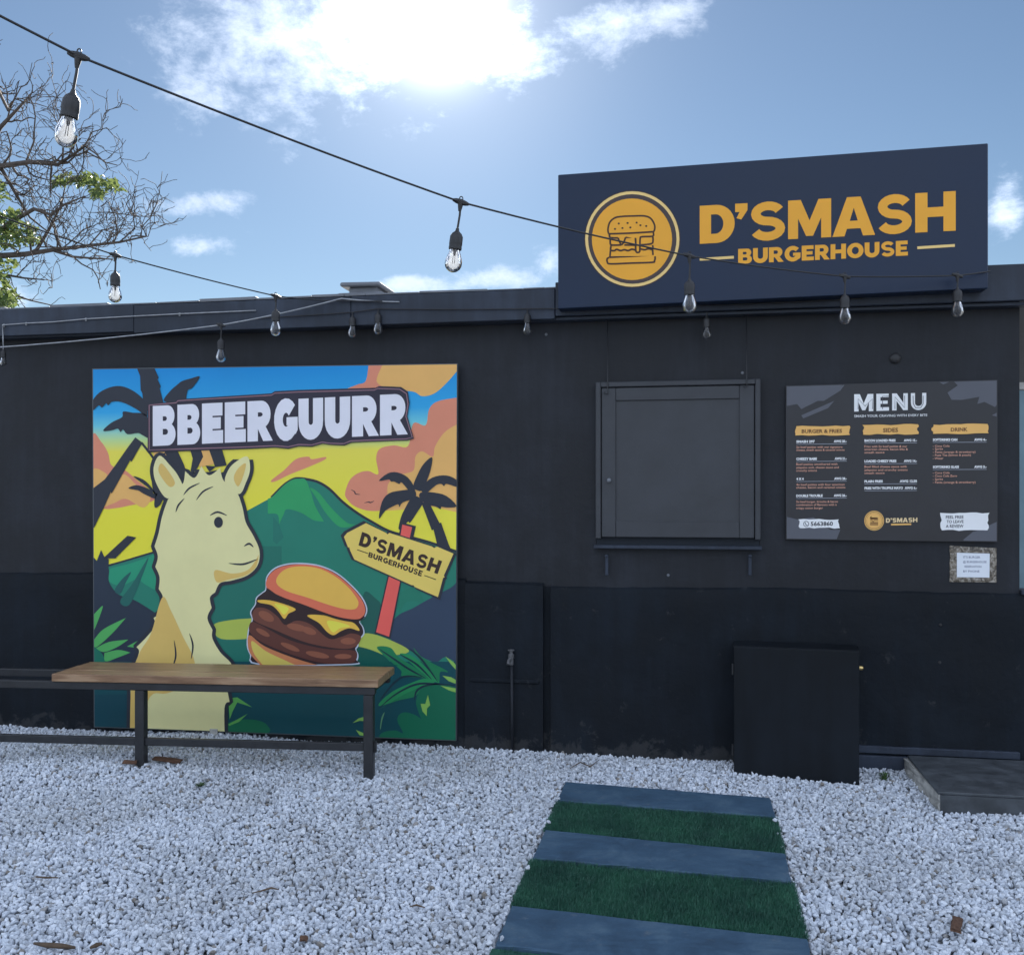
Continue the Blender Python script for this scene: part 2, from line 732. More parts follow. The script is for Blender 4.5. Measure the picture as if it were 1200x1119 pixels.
# ------------------------------------------------------------------ materials
def wall_paint(name, c, rough, bstr, bscale, streak=0.0):
    m, nt, b = new_mat(name)
    v = world_coords(nt)
    n1 = noise(nt, v, 1.7, 6, 0.62, 0.3)
    vs = world_coords(nt, (5, 5, .5))
    n2 = noise(nt, vs, 3.0, 6, 0.65)
    mx = nt.nodes.new('ShaderNodeMath')
    mx.operation = 'MULTIPLY_ADD'
    link(nt, n2, mx.inputs[0])
    mx.inputs[1].default_value = 0.5
    link(nt, n1, mx.inputs[2])
    col = ramp(nt, mx.outputs[0], [(0.45, tuple(x * 0.6 for x in c)), (0.72, c), (1.0, tuple(x * 1.9 for x in c))])
    if streak:
        # pale dust splashed up from the gravel, in ragged patches low on the wall
        g = nt.nodes.new('ShaderNodeNewGeometry')
        sx = nt.nodes.new('ShaderNodeSeparateXYZ')
        link(nt, g.outputs['Position'], sx.inputs[0])
        mr = nt.nodes.new('ShaderNodeMapRange')
        mr.inputs['From Min'].default_value = 0.0
        mr.inputs['From Max'].default_value = 0.15
        mr.inputs['To Min'].default_value = 0.54
        mr.inputs['To Max'].default_value = 0.30
        link(nt, sx.outputs['Z'], mr.inputs['Value'])
        nd = noise(nt, v, 9.0, 9, 0.72, .4)
        sb = nt.nodes.new('ShaderNodeMath')
        sb.operation = 'ADD'
        link(nt, nd, sb.inputs[0])
        link(nt, mr.outputs[0], sb.inputs[1])
        fac = ramp(nt, sb.outputs[0], [(0.92, 0.0), (1.08, 0.12)])
        mm = nt.nodes.new('ShaderNodeMix')
        mm.data_type = 'RGBA'
        link(nt, fac, mm.inputs['Factor'])
        link(nt, col, mm.inputs['A'])
        mm.inputs['B'].default_value = (.20, .19, .18, 1)
        col = mm.outputs['Result']
    link(nt, col, b.inputs['Base Color'])
    r = ramp(nt, mx.outputs[0], [(0.45, rough - .08), (0.95, rough + .12)])
    link(nt, r, b.inputs['Roughness'])
    b.inputs['Specular IOR Level'].default_value = 0.30 if c[0] > .0130 else 0.22
    n3 = noise(nt, v, bscale, 6, 0.6, 0.2)
    n4 = noise(nt, v, bscale * .12, 3, 0.5)
    ad = nt.nodes.new('ShaderNodeMath')
    ad.operation = 'MULTIPLY_ADD'
    link(nt, n4, ad.inputs[0])
    ad.inputs[1].default_value = 2.5
    link(nt, n3, ad.inputs[2])
    bump(nt, b, ad.outputs[0], bstr, 0.006)
    MATS[name] = m
    return m


M_WALL = wall_paint('black_wall_paint', (0.0132, 0.0150, 0.0195), 0.55, 0.5, 18)
M_PLASTER = wall_paint('black_rough_plaster', (0.0060, 0.0088, 0.0130), 0.68, 0.9, 11, True)
M_FASCIA = wall_paint('black_fascia_paint', (0.024, 0.031, 0.046), 0.45, 0.15, 18)
M_SIGN = plain('sign_face_navy', (0.0085, 0.0195, 0.0480), 0.38, 0, 0.32, 0.12, 1.3)
M_HATCH = plain('charcoal_shutter_paint', (0.047, 0.050, 0.057), 0.5, 0, 0.36, 0.16, 5, 0.12, 30)
M_CAB = wall_paint('black_cabinet_paint', (0.0045, 0.0065, 0.0095), 0.52, 0.05, 12)
M_STEEL = plain('black_steel', (0.020, 0.021, 0.024), 0.42, 0.0, 0.5, 0.25, 14, 0.15, 60)
M_RUBBER = plain('black_rubber', (0.018, 0.018, 0.02), 0.5, 0, 0.5)
M_CABLE = plain('black_cable', (0.016, 0.016, 0.018), 0.45)
M_PALE = plain('pale_worn_cable', (0.30, 0.31, 0.33), 0.55, 0, .5, .25, 30)
M_CHROME = plain('bright_metal', (0.55, 0.55, 0.56), 0.25, 1.0)
M_BRASS = plain('brass', (0.70, 0.52, 0.22), 0.3, 1.0)
M_ROOF = plain('roof_sheet', (0.16, 0.17, 0.19), 0.6, 0, .5, .2, 6)
M_FILAMENT = plain('filament_support', (0.62, 0.42, 0.26), 0.4)


def glass_mat():
    m, nt, b = new_mat('clear_bulb_glass')
    b.inputs['Base Color'].default_value = (1, 1, 1, 1)
    b.inputs['Roughness'].default_value = 0.03
    b.inputs['IOR'].default_value = 1.45
    b.inputs['Transmission Weight'].default_value = 1.0
    tr = nt.nodes.new('ShaderNodeBsdfTranslucent')      # whitish glow put into the glass in place of sky reflections
    tr.inputs['Color'].default_value = (.8, .82, .85, 1)
    ms = nt.nodes.new('ShaderNodeMixShader')
    ms.inputs[0].default_value = 0.28
    link(nt, b.outputs[0], ms.inputs[1])
    link(nt, tr.outputs[0], ms.inputs[2])
    link(nt, ms.outputs[0], nt.nodes['Material Output'].inputs['Surface'])
    return m


M_GLASS = glass_mat()


def wood_mat():
    m, nt, b = new_mat('varnished_pine')
    v = coords(nt, (1.2, 16, 16))
    n = noise(nt, v, 3.0, 8, 0.62, 0.9)
    v2 = coords(nt, (0.8, 5, 5))
    w = nt.nodes.new('ShaderNodeTexWave')
    w.wave_type = 'BANDS'
    w.bands_direction = 'Y'
    w.inputs['Scale'].default_value = 2.2
    w.inputs['Distortion'].default_value = 7.0
    w.inputs['Detail'].default_value = 3
    w.inputs['Detail Scale'].default_value = 1.2
    link(nt, v2, w.inputs['Vector'])
    mx = nt.nodes.new('ShaderNodeMath')
    mx.operation = 'MULTIPLY_ADD'
    link(nt, w.outputs['Fac'], mx.inputs[0])
    mx.inputs[1].default_value = 0.45
    link(nt, n, mx.inputs[2])
    oi = nt.nodes.new('ShaderNodeObjectInfo')
    ad = nt.nodes.new('ShaderNodeMath')
    ad.operation = 'MULTIPLY_ADD'
    link(nt, oi.outputs['Random'], ad.inputs[0])
    ad.inputs[1].default_value = 0.22
    link(nt, mx.outputs[0], ad.inputs[2])
    col = ramp(nt, ad.outputs[0], [(0.36, (0.045, 0.022, 0.012)), (0.56, (0.17, 0.090, 0.048)), (0.8, (0.27, 0.155, 0.085)), (1.0, (0.38, 0.24, 0.14))])
    link(nt, col, b.inputs['Base Color'])
    b.inputs['Roughness'].default_value = 0.38
    bump(nt, b, n, 0.2, 0.003)
    return m


M_WOOD = wood_mat()


def paver_mat():
    m, nt, b = new_mat('blue_grey_paver')
    v = world_coords(nt)
    n = noise(nt, v, 5, 9, 0.72, .5)
    n2 = noise(nt, v, 60, 4, 0.6)
    n3 = noise(nt, v, 17, 6, 0.7)
    col = ramp(nt, n, [(0.3, (0.022, 0.052, 0.090)), (0.5, (0.040, 0.088, 0.145)), (0.72, (0.085, 0.145, 0.200))])
    mm = nt.nodes.new('ShaderNodeMix')
    mm.data_type = 'RGBA'
    mm.blend_type = 'MIX'
    link(nt, ramp(nt, n3, [(0.60, 0.0), (0.74, 0.55)]), mm.inputs['Factor'])
    link(nt, col, mm.inputs['A'])
    mm.inputs['B'].default_value = (.16, .18, .19, 1)          # chalky scuffs
    link(nt, mm.outputs['Result'], b.inputs['Base Color'])
    b.inputs['Roughness'].default_value = 0.72
    bump(nt, b, n2, 0.5, 0.003)
    return m


M_PAVER = paver_mat()
M_CONC = plain('pale_concrete', (0.40, 0.39, 0.36), 0.85, 0, .4, .35, 14, 0.6, 40)
M_ASPHALT = plain('asphalt', (0.055, 0.055, 0.058), 0.85, 0, .4, .25, 3, 0.5, 80)


def gravel_bed_mat():
    m, nt, b = new_mat('gravel_bed')
    v = world_coords(nt)
    vo = nt.nodes.new('ShaderNodeTexVoronoi')
    vo.inputs['Scale'].default_value = 48
    link(nt, v, vo.inputs['Vector'])
    col = ramp(nt, vo.outputs['Distance'], [(0.2, (0.50, 0.51, 0.52)), (0.75, (0.05, 0.05, 0.05))])
    link(nt, col, b.inputs['Base Color'])
    b.inputs['Roughness'].default_value = 0.9
    inv = nt.nodes.new('ShaderNodeMath')
    inv.operation = 'SUBTRACT'
    inv.inputs[0].default_value = 1
    link(nt, vo.outputs['Distance'], inv.inputs[1])
    bump(nt, b, inv.outputs[0], 0.8, 0.015)
    return m


def pebble_mat():
    m, nt, b = new_mat('white_marble_pebble')
    oi = nt.nodes.new('ShaderNodeObjectInfo')
    base = ramp(nt, oi.outputs['Random'], [(0.0, (0.24, 0.21, 0.18)), (0.03, (0.40, 0.40, 0.41)), (0.10, (0.50, 0.53, 0.58)), (0.55, (0.64, 0.685, 0.76)), (1.0, (0.78, 0.81, 0.86))])
    v = world_coords(nt)
    n = noise(nt, v, 90, 3, 0.6)
    mm = nt.nodes.new('ShaderNodeMix')
    mm.data_type = 'RGBA'
    mm.blend_type = 'MULTIPLY'
    mm.inputs['Factor'].default_value = 1
    link(nt, base, mm.inputs['A'])
    link(nt, ramp(nt, n, [(0.3, .86), (0.65, 1.0)]), mm.inputs['B'])
    n5 = noise(nt, v, 1.1, 5, 0.65)                       # patches of dust in the yard
    m2 = nt.nodes.new('ShaderNodeMix')
    m2.data_type = 'RGBA'
    m2.blend_type = 'MULTIPLY'
    m2.inputs['Factor'].default_value = 1
    link(nt, mm.outputs['Result'], m2.inputs['A'])
    link(nt, ramp(nt, n5, [(0.32, (.76, .75, .73)), (0.55, (1, 1, 1))]), m2.inputs['B'])
    link(nt, m2.outputs['Result'], b.inputs['Base Color'])
    b.inputs['Roughness'].default_value = 0.62
    return m


def grass_mat(name, c1, c2):
    m, nt, b = new_mat(name)
    v = world_coords(nt)
    n = noise(nt, v, 40, 4, 0.6)
    n2 = noise(nt, v, 4.5, 4, 0.6)
    mm = nt.nodes.new('ShaderNodeMix')
    mm.data_type = 'RGBA'
    mm.blend_type = 'MULTIPLY'
    mm.inputs['Factor'].default_value = 1
    link(nt, ramp(nt, n, [(0.3, c1), (0.7, c2)]), mm.inputs['A'])
    link(nt, ramp(nt, n2, [(0.32, (.62, .62, .66)), (0.68, (1.3, 1.18, 1.05))]), mm.inputs['B'])
    link(nt, mm.outputs['Result'], b.inputs['Base Color'])
    b.inputs['Roughness'].default_value = 0.55
    return m


M_TURF = grass_mat('artificial_turf', (0.014, 0.085, 0.058), (0.034, 0.145, 0.095))
M_BARK = plain('grey_brown_bark', (0.085, 0.070, 0.060), 0.9, 0, .3, .35, 12, .5, 50)


def leaf_mat():
    m, nt, b = new_mat('green_leaf')
    v = world_coords(nt)
    n = noise(nt, v, 6, 4, 0.6)
    col = ramp(nt, n, [(0.3, (0.045, 0.095, 0.022)), (0.7, (0.10, 0.16, 0.045))])
    link(nt, col, b.inputs['Base Color'])
    b.inputs['Roughness'].default_value = 0.5
    tr = nt.nodes.new('ShaderNodeBsdfTranslucent')
    tr.inputs['Color'].default_value = (0.16, 0.20, 0.06, 1)
    ms = nt.nodes.new('ShaderNodeMixShader')
    ms.inputs[0].default_value = 0.3
    link(nt, b.outputs[0], ms.inputs[1])
    link(nt, tr.outputs[0], ms.inputs[2])
    link(nt, ms.outputs[0], nt.nodes['Material Output'].inputs['Surface'])
    return m


M_LEAF = leaf_mat()

# ------------------------------------------------------------------ ground
props(MB().add([(-700, -700, -.05), (700, -700, -.05), (700, 700, -.05), (-700, 700, -.05)], [(0, 1, 2, 3)]).build('ground', M_ASPHALT), kind='structure')


def heap(x, y):
    """how far the gravel surface stands above datum: a low drift along the left of the yard and ripples"""
    d = 0.055 * math.exp(-((x + 3.1) / 1.0) ** 2 - ((y + .75) / .5) ** 2)
    d += 0.012 * math.sin(x * 2.1 + 0.7) * math.sin(y * 2.7 + .3) + 0.006 * math.sin(x * 6.1) * math.cos(y * 5.3 + 1)
    d += 0.022 * math.exp(-(y / .16) ** 2) * (0.6 + 0.4 * math.sin(x * 3.7)) - 0.008
    near = max(0.0, 1 - max(0, abs(x + .135) - .54) / .25)
    return d * (1 - near) - .006 * near


PATH_L = [-.64, -.973, -1.393, -1.751, -2.217, -2.55, -3.01, -3.34, -3.8]
PATH_R = [-.731, -1.035, -1.501, -1.817, -2.307, -2.63, -3.09, -3.42, -3.88]
PX0, PX1 = -.655, .385

gx = np.linspace(-15, 11, 201)
gy = np.linspace(-16, 0.6, 129)
gv = [(float(x), float(y), heap(float(x), float(y)) - .018) for y in gy for x in gx]
gf = []
for j in range(len(gy) - 1):
    for i in range(len(gx) - 1):
        a = j * len(gx) + i
        gf.append((a, a + 1, a + 1 + len(gx), a + len(gx)))
props(MB().add(gv, gf).build('gravel_bed', gravel_bed_mat(), smooth=True), kind='structure')

# loose pebbles: one scattered mass
rs = np.random.RandomState(5)
SP = 0.0192
nx = int((3.6 + 5.6) / SP)
ny = int(4.6 / (SP * .866))
ii, jj = np.meshgrid(np.arange(nx), np.arange(ny))
xs = -5.6 + (ii + 0.5 * (jj % 2)) * SP + rs.uniform(-.42, .42, ii.shape) * SP
ys = -4.35 + jj * SP * .866 + rs.uniform(-.42, .42, ii.shape) * SP
xs, ys = xs.ravel(), ys.ravel()
fr = (xs - PX0) / (PX1 - PX0)
top = PATH_L[0] + (PATH_R[0] - PATH_L[0]) * fr
edge = rs.uniform(-.012, .014, xs.shape)
on_path = rs.uniform(0, 1, xs.shape) < .0004 + .012 * (np.minimum(np.abs(xs - PX0), np.abs(xs - PX1)) < .03)      # strays kicked onto the path
keep = on_path | ~((xs > PX0 + edge) & (xs < PX1 + edge) & (ys < top + edge))
# only the yard in sight and a good margin round it
keep &= np.abs(xs * CY + (ys + DIST) * SY) < ((-xs * SY + (ys + DIST) * CY) * 0.522 + 1.3)
inside = ((xs > PX0 + .01) & (xs < PX1 - .01) & (ys < top - .01))[keep]
xs, ys = xs[keep], ys[keep]
zs = np.array([heap(float(x), float(y)) for x, y in zip(xs, ys)]) - .011 + rs.uniform(0, .013, xs.shape)
zs = zs + (rs.uniform(0, 1, xs.shape) < .08) * .007
zs = np.where(inside, .0225, zs)
gm = bpy.data.meshes.new('gravel')
gm.vertices.add(len(xs))
gm.vertices.foreach_set('co', np.stack([xs, ys, zs], 1).astype(np.float32).ravel())
gravel = mesh_obj('gravel', gm)
props(gravel, 'loose white marble pebbles covering the yard', 'gravel', kind='stuff')


def gravel_nodes():
    ng = bpy.data.node_groups.new('scatter_pebbles', 'GeometryNodeTree')
    ng.interface.new_socket('Geometry', in_out='INPUT', socket_type='NodeSocketGeometry')
    ng.interface.new_socket('Geometry', in_out='OUTPUT', socket_type='NodeSocketGeometry')
    N = ng.nodes.new
    L = ng.links.new
    gi, go = N('NodeGroupInput'), N('NodeGroupOutput')
    joinr = N('GeometryNodeJoinGeometry')
    for k in range(6):
        ico = N('GeometryNodeMeshIcoSphere')
        ico.inputs['Radius'].default_value = 1.0
        ico.inputs['Subdivisions'].default_value = 3
        pos = N('GeometryNodeInputPosition')
        nz = N('ShaderNodeTexNoise')
        nz.noise_dimensions = '4D'
        nz.inputs['W'].default_value = k * 3.7 + .4
        nz.inputs['Scale'].default_value = 0.85
        nz.inputs['Detail'].default_value = 1.2
        L(pos.outputs[0], nz.inputs['Vector'])
        sub = N('ShaderNodeVectorMath')
        sub.operation = 'SUBTRACT'
        L(nz.outputs['Color'], sub.inputs[0])
        sub.inputs[1].default_value = (.5, .5, .5)
        scl = N('ShaderNodeVectorMath')
        scl.operation = 'SCALE'
        L(sub.outputs[0], scl.inputs[0])
        scl.inputs['Scale'].default_value = 1.45
        vo = N('ShaderNodeTexVoronoi')
        vo.voronoi_dimensions = '4D'
        vo.inputs['W'].default_value = k * 1.9
        vo.inputs['Scale'].default_value = 0.9
        L(pos.outputs[0], vo.inputs['Vector'])
        vs = N('ShaderNodeMath')
        vs.operation = 'MULTIPLY'
        vs.inputs[1].default_value = -0.36
        L(vo.outputs['Distance'], vs.inputs[0])
        ps = N('ShaderNodeVectorMath')
        ps.operation = 'SCALE'
        L(pos.outputs[0], ps.inputs[0])
        L(vs.outputs[0], ps.inputs['Scale'])
        ad = N('ShaderNodeVectorMath')
        ad.operation = 'ADD'
        L(scl.outputs[0], ad.inputs[0])
        L(ps.outputs[0], ad.inputs[1])
        sp = N('GeometryNodeSetPosition')
        L(ico.outputs['Mesh'], sp.inputs['Geometry'])
        L(ad.outputs[0], sp.inputs['Offset'])
        sm = N('GeometryNodeSetShadeSmooth')
        sm.inputs['Shade Smooth'].default_value = True
        L(sp.outputs[0], sm.inputs['Geometry'])
        mt = N('GeometryNodeSetMaterial')
        mt.inputs['Material'].default_value = pebble_mat_
        L(sm.outputs[0], mt.inputs['Geometry'])
        g2i = N('GeometryNodeGeometryToInstance')
        L(mt.outputs[0], g2i.inputs[0])
        L(g2i.outputs[0], joinr.inputs[0])
    iop = N('GeometryNodeInstanceOnPoints')
    L(gi.outputs[0], iop.inputs['Points'])
    L(joinr.outputs[0], iop.inputs['Instance'])
    iop.inputs['Pick Instance'].default_value = True
    ri = N('FunctionNodeRandomValue')
    ri.data_type = 'INT'
    ri.inputs['Min'].default_value if False else None
    for s_ in ri.inputs:
        if s_.type == 'INT' and s_.name == 'Max':
            s_.default_value = 5
        if s_.type == 'INT' and s_.name == 'Seed':
            s_.default_value = 11
    L([o for o in ri.outputs if o.type == 'INT'][0], iop.inputs['Instance Index'])
    rv = N('FunctionNodeRandomValue')
    rv.data_type = 'FLOAT_VECTOR'
    vsock = [s_ for s_ in rv.inputs if s_.type == 'VECTOR']
    vsock[0].default_value = (0, 0, 0)
    vsock[1].default_value = (6.283, 6.283, 6.283)
    L([o for o in rv.outputs if o.type == 'VECTOR'][0], iop.inputs['Rotation'])
    r2 = N('FunctionNodeRandomValue')
    r2.data_type = 'FLOAT_VECTOR'
    vsock = [s_ for s_ in r2.inputs if s_.type == 'VECTOR']
    vsock[0].default_value = (.0084, .0072, .0062)
    vsock[1].default_value = (.0186, .0152, .0130)
    for s_ in r2.inputs:
        if s_.name == 'Seed':
            s_.default_value = 3
    L([o for o in r2.outputs if o.type == 'VECTOR'][0], iop.inputs['Scale'])
    L(iop.outputs[0], go.inputs[0])
    return ng


pebble_mat_ = pebble_mat()
gm.materials.append(pebble_mat_)
md = gravel.modifiers.new('scatter', 'NODES')
md.node_group = gravel_nodes()

# ------------------------------------------------------------------ path of pavers and turf
path = MB().add([(PX0 + .02, PATH_L[-1], -.004), (PX1 - .02, PATH_R[-1], -.004), (PX1 - .02, PATH_R[0] - .02, -.004), (PX0 + .02, PATH_L[0] - .02, -.004)],
                [(0, 1, 2, 3)]).build('path', plain('sand_bedding', (.18, .16, .13), .95, 0, .3, .2))
props(path, kind='structure')


def strip_pt(i, u, z):
    return Vector((PX0 + (PX1 - PX0) * u, PATH_L[i] + (PATH_R[i] - PATH_L[i]) * u, z))


for i in range(0, len(PATH_L) - 1):
    a, b_, c_, d_ = strip_pt(i, 0, 0), strip_pt(i, 1, 0), strip_pt(i + 1, 1, 0), strip_pt(i + 1, 0, 0)
    if i % 2 == 0:
        b = bmesh.new()
        g = .006
        vs = []
        wob = RNG.uniform(-.003, .004)
        for z in (-.03, .016 + wob):
            for q, sx, sy in ((d_, 1, 1), (c_, -1, 1), (b_, -1, -1), (a, 1, -1)):
                vs.append(b.verts.new((q.x + sx * (g + RNG.uniform(-.006, .006)), q.y + sy * g, z)))
        for f in ((3, 2, 1, 0), (4, 5, 6, 7), (0, 1, 5, 4), (1, 2, 6, 5), (2, 3, 7, 6), (3, 0, 4, 7)):
            b.faces.new([vs[k] for k in f])
        bmesh.ops.bevel(b, geom=list(b.edges), offset=.006, segments=2, affect='EDGES', profile=.5)
        bmesh.ops.subdivide_edges(b, edges=[e for e in b.edges if e.calc_length() > .25], cuts=14, use_grid_fill=True)
        for v in b.verts:
            if v.co.z > 0:
                v.co += Vector((RNG.uniform(-.0022, .0022), RNG.uniform(-.0026, .0026), RNG.uniform(-.0012, .0006)))
        MB().bm(b).build('paver', M_PAVER, path)
    else:
        m_ = MB()
        z0 = .001
        m_.add([strip_pt(i + 1, 0, z0), strip_pt(i + 1, 1, z0), strip_pt(i, 1, z0), strip_pt(i, 0, z0)], [(0, 1, 2, 3)])
        n_bl = 26000 if i < 5 else 3000
        rb = np.random.RandomState(20 + i)
        for k in range(n_bl):
            u, v = rb.uniform(-.004, 1.004), rb.uniform(0, 1)
            p = strip_pt(i, u, 0).lerp(strip_pt(i + 1, u, 0), v)
            t = rb.uniform(0, 6.283)
            h = rb.uniform(.012, .024)
            w = rb.uniform(.0010, .0019)
            lean = rb.uniform(0, .012)
            t2 = rb.normal(0.6, 1.2)
            dx, dy = math.cos(t) * w, math.sin(t) * w
            lx, ly = math.cos(t2) * lean, math.sin(t2) * lean
            m_.add([(p.x - dx, p.y - dy, z0), (p.x + dx, p.y + dy, z0), (p.x + lx, p.y + ly, z0 + h)], [(0, 1, 2)])
        tf = m_.build('turf_strip', M_TURF, path)
        tf['kind'] = 'stuff'

# ------------------------------------------------------------------ the shop building
XL, XR = -9.0, 1.752
LEDGE = 0.982
ROOF = 2.71
shop = thing('shop_building', (-1.5, 0.0, 0), 'long low black painted takeaway shop with flat roof and serving hatch', 'building')

# upper wall, built round the hatch opening, in painted sheets with hairline joints
HX0, HX1, HZ0, HZ1 = -.552, .380, 1.216, 2.170
m_ = MB()
sheets = [(-9.0, -6.7), (-6.7, -4.27), (-4.27, -1.83), (-1.83, HX0)]
for (a, b_) in sheets:
    MB().box((a, 0, LEDGE - .02), (b_, .12, ROOF - .03)).build('wall_sheet', M_WALL, shop)
MB().box((HX0, 0, HZ1), (HX1, .12, ROOF - .03)).build('wall_sheet', M_WALL, shop)
MB().box((HX0, 0, LEDGE - .02), (HX1, .12, HZ0)).build('wall_sheet', M_WALL, shop)
MB().box((HX1, 0, LEDGE - .02), (XR, .12, ROOF - .03)).build('wall_sheet', M_WALL, shop)


def ledge_wall(x0, x1, proud, ztop, name='plinth_wall', sag=0.0):
    """rough plastered lower wall with a weathered sloping top edge"""
    nx_, nz_ = max(6, int((x1 - x0) / .06)), 16
    vs, fs = [], []
    r_ = random.Random(int(x0 * 100) + 999)
    for j in range(nz_ + 1):
        for i in range(nx_ + 1):
            x = x0 + (x1 - x0) * i / nx_
            z = -.06 + (ztop + .06) * j / nz_
            y = -proud + .004 * math.sin(x * 7 + z * 5) * math.sin(z * 9 + x) + r_.uniform(-.0012, .0012)
            if j == nz_:
                y += .007
            z += (.006 * math.sin(x * 3.1) + r_.uniform(-.003, .003) + sag * (i / nx_)) if j == nz_ else 0
            vs.append((x, y, z))
    for j in range(nz_):
        for i in range(nx_):
            a = j * (nx_ + 1) + i
            fs.append((a, a + 1, a + nx_ + 2, a + nx_ + 1))
    k = len(vs)
    tops = [vs[nz_ * (nx_ + 1) + i] for i in range(nx_ + 1)]
    for (x, y, z) in tops:
        vs.append((x, .004, z + .014))
    for i in range(nx_):
        a = nz_ * (nx_ + 1) + i
        fs.append((a, a + 1, k + i + 1, k + i))
    # ends
    for i, sgn in ((0, 1), (nx_, -1)):
        loop = [j * (nx_ + 1) + i for j in range(nz_ + 1)] + [k + i]
        b0 = len(vs)
        vs.append((vs[i][0], .004, -.06))
        loop.append(b0)
        fs.append(tuple(loop if sgn < 0 else loop[::-1]))
    return MB().add(vs, fs).build(name, M_PLASTER, shop, smooth=True, angle=40)


ledge_wall(-9.0, -1.335, .030, 1.000)
ledge_wall(-1.333, -.862, .048, .985, 'plaster_pier')
ledge_wall(-.820, 3.4, .024, .972)
MB().box((XR + .003, -.035, .973), (3.4, .125, .998), .004).build('opening_sill', M_FASCIA, shop)
MB().box((XR + .003, .006, -.05), (3.4, .12, .972)).build('low_wall', M_WALL, shop)
MB().box((3.28, -.02, .999), (3.4, .10, 2.529), .004).build('post', M_WALL, shop)
MB().box((-.861, -.006, -.05), (-.821, .004, .975)).build('joint', M_PLASTER, shop)
# a patch line across the pier and the toe board at the right
MB().box((-1.30, -.058, .405), (-.885, -.046, .428), .005).build('plaster_seam', M_PLASTER, shop)
MB().box((.88, -.050, .085), (XR - .01, -.022, .125), .004).build('toe_board', M_FASCIA, shop)
MB().box((.88, -.062, .0), (XR - .01, -.022, .075), .004).build('toe_board', M_FASCIA, shop)
# side, roof, fascia
MB().box((XR - .12, .121, -.05), (XR, 5.0, ROOF - .03), .004).build('side_wall', M_WALL, shop)
MB().box((-9.0, 4.9, -.05), (XR - .121, 5.0, ROOF - .03), .004).build('back_wall', M_WALL, shop)
MB().box((-9.1, -.085, ROOF - .028), (3.4, 5.1, ROOF - .004), .002).build('roof', M_ROOF, shop)
xs_ = [-9.1, -6.2, -3.45, -2.02, -.78]
for a, b_ in zip(xs_[:-1], xs_[1:]):
    dz = RNG.uniform(-.006, .006)
    MB().box((a + .001, -.118, 2.535 + dz), (b_ - .001, -.088, ROOF + dz * .6), .004).build('fascia_board', M_FASCIA, shop)
MB().box((-.779, -.118, 2.55), (3.4, -.088, ROOF + .035), .004).build('fascia_board', M_FASCIA, shop)
MB().box((-9.1, -.087, 2.53), (3.4, -.001, 2.548), .002).build('soffit', M_FASCIA, shop)
# irregular sheet edge standing up behind the fascia
vs, fs = [], []
k = 0
x = -9.1
r_ = random.Random(3)
while x < -.6:
    w_ = r_.uniform(.12, .42)
    z = ROOF + r_.uniform(-.002, .012) + .008
    m_ = MB().box((x, -.105, ROOF + .004), (x + w_ - .002, .25, z + .004), .002, None, Euler((0, r_.uniform(-.006, .006), 0)).to_matrix())
    vs += m_.v
    fs += [tuple(i + k for i in f) for f in m_.f]
    k = len(vs)
    x += w_
MB().add(vs, fs).build('roof_edge_flashing', M_ROOF, shop)

# serving hatch: lining, closed shutter in its frame
M_DARK = plain('hatch_lining', (.006, .012, .022), .7)
h0, h1 = Vector((HX0, 0, HZ0)), Vector((HX1, 0, HZ1))
fr_o = MB()
fw = .030
fr_o.box((HX0, -.052, HZ0 + .045), (HX0 + fw, .06, HZ1), .004)
fr_o.box((HX1 - fw, -.052, HZ0 + .045), (HX1, .06, HZ1), .004)
fr_o.box((HX0 + fw, -.052, HZ1 - fw), (HX1 - fw, .06, HZ1), .004)
shut = fr_o.build('hatch_frame', M_HATCH, shop)
lx0, lx1, lz0, lz1 = HX0 + fw + .004, HX1 - fw - .004, HZ0 + .055, HZ1 - fw - .004
stile, rail_t, rail_b = .082, .075, .092
MB().box((lx0, -.044, lz0), (lx0 + stile, -.012, lz1), .003).build('stile', M_HATCH, shop)
MB().box((lx1 - stile, -.044, lz0), (lx1, -.012, lz1), .003).build('stile', M_HATCH, shop)
MB().box((lx0 + stile + .0005, -.0436, lz1 - rail_t), (lx1 - stile - .0005, -.012, lz1), .003).build('rail', M_HATCH, shop)
MB().box((lx0 + stile + .0005, -.0436, lz0), (lx1 - stile - .0005, -.012, lz0 + rail_b), .003).build('rail', M_HATCH, shop)
MB().box((lx0 + stile - .01, -.034, lz0 + rail_b - .01), (lx1 - stile + .01, -.016, lz1 - rail_t + .01)).build('shutter_panel', M_HATCH, shop)
MB().box((HX0 + .002, .0, HZ0 + .002), (HX1 - .002, .03, HZ0 + .054)).build('hatch_lining', M_DARK, shop)
MB().box((HX0 - .012, -.050, HZ0 - .012), (HX1 + .008, -.0005, HZ0 + .008), .003).build('sill', M_FASCIA, shop)
kn = P(714, 563, -.045)
MB().lathe([(0.0, 0), (.006, 0), (.006, .012), (.012, .015), (.013, .022), (.009, .027), (0, .028)], kn, 14, None, (0, -1, 0)).build('knob', M_ROOF, shop, smooth=True)
for px in (711, 879):
    p = P(px, 650, -.03)
    q = P(px, 674, -.03)
    MB().box((p.x - .009, -.032, q.z), (p.x + .009, -.0247, p.z), .002).box((p.x - .009, -.05, p.z - .012), (p.x + .009, -.0325, p.z - .001), .002).build('hinge_strap', M_FASCIA, shop)
for px, ytop, ybot in ((712, 366, 458), (875, 358, 450)):
    p0, p1 = P(px, ytop, -.055), P(px, ybot, -.058)
    rod = MB().tube([p0, p1, p1 + Vector((.004, -.006, -.014)), p1 + Vector((-.008, -.010, -.020)), p1 + Vector((-.018, -.008, -.014)), p1 + Vector((-.02, -.006, -.006))],
                    .0034, 7).build('hook_rod', M_STEEL, shop, smooth=True)
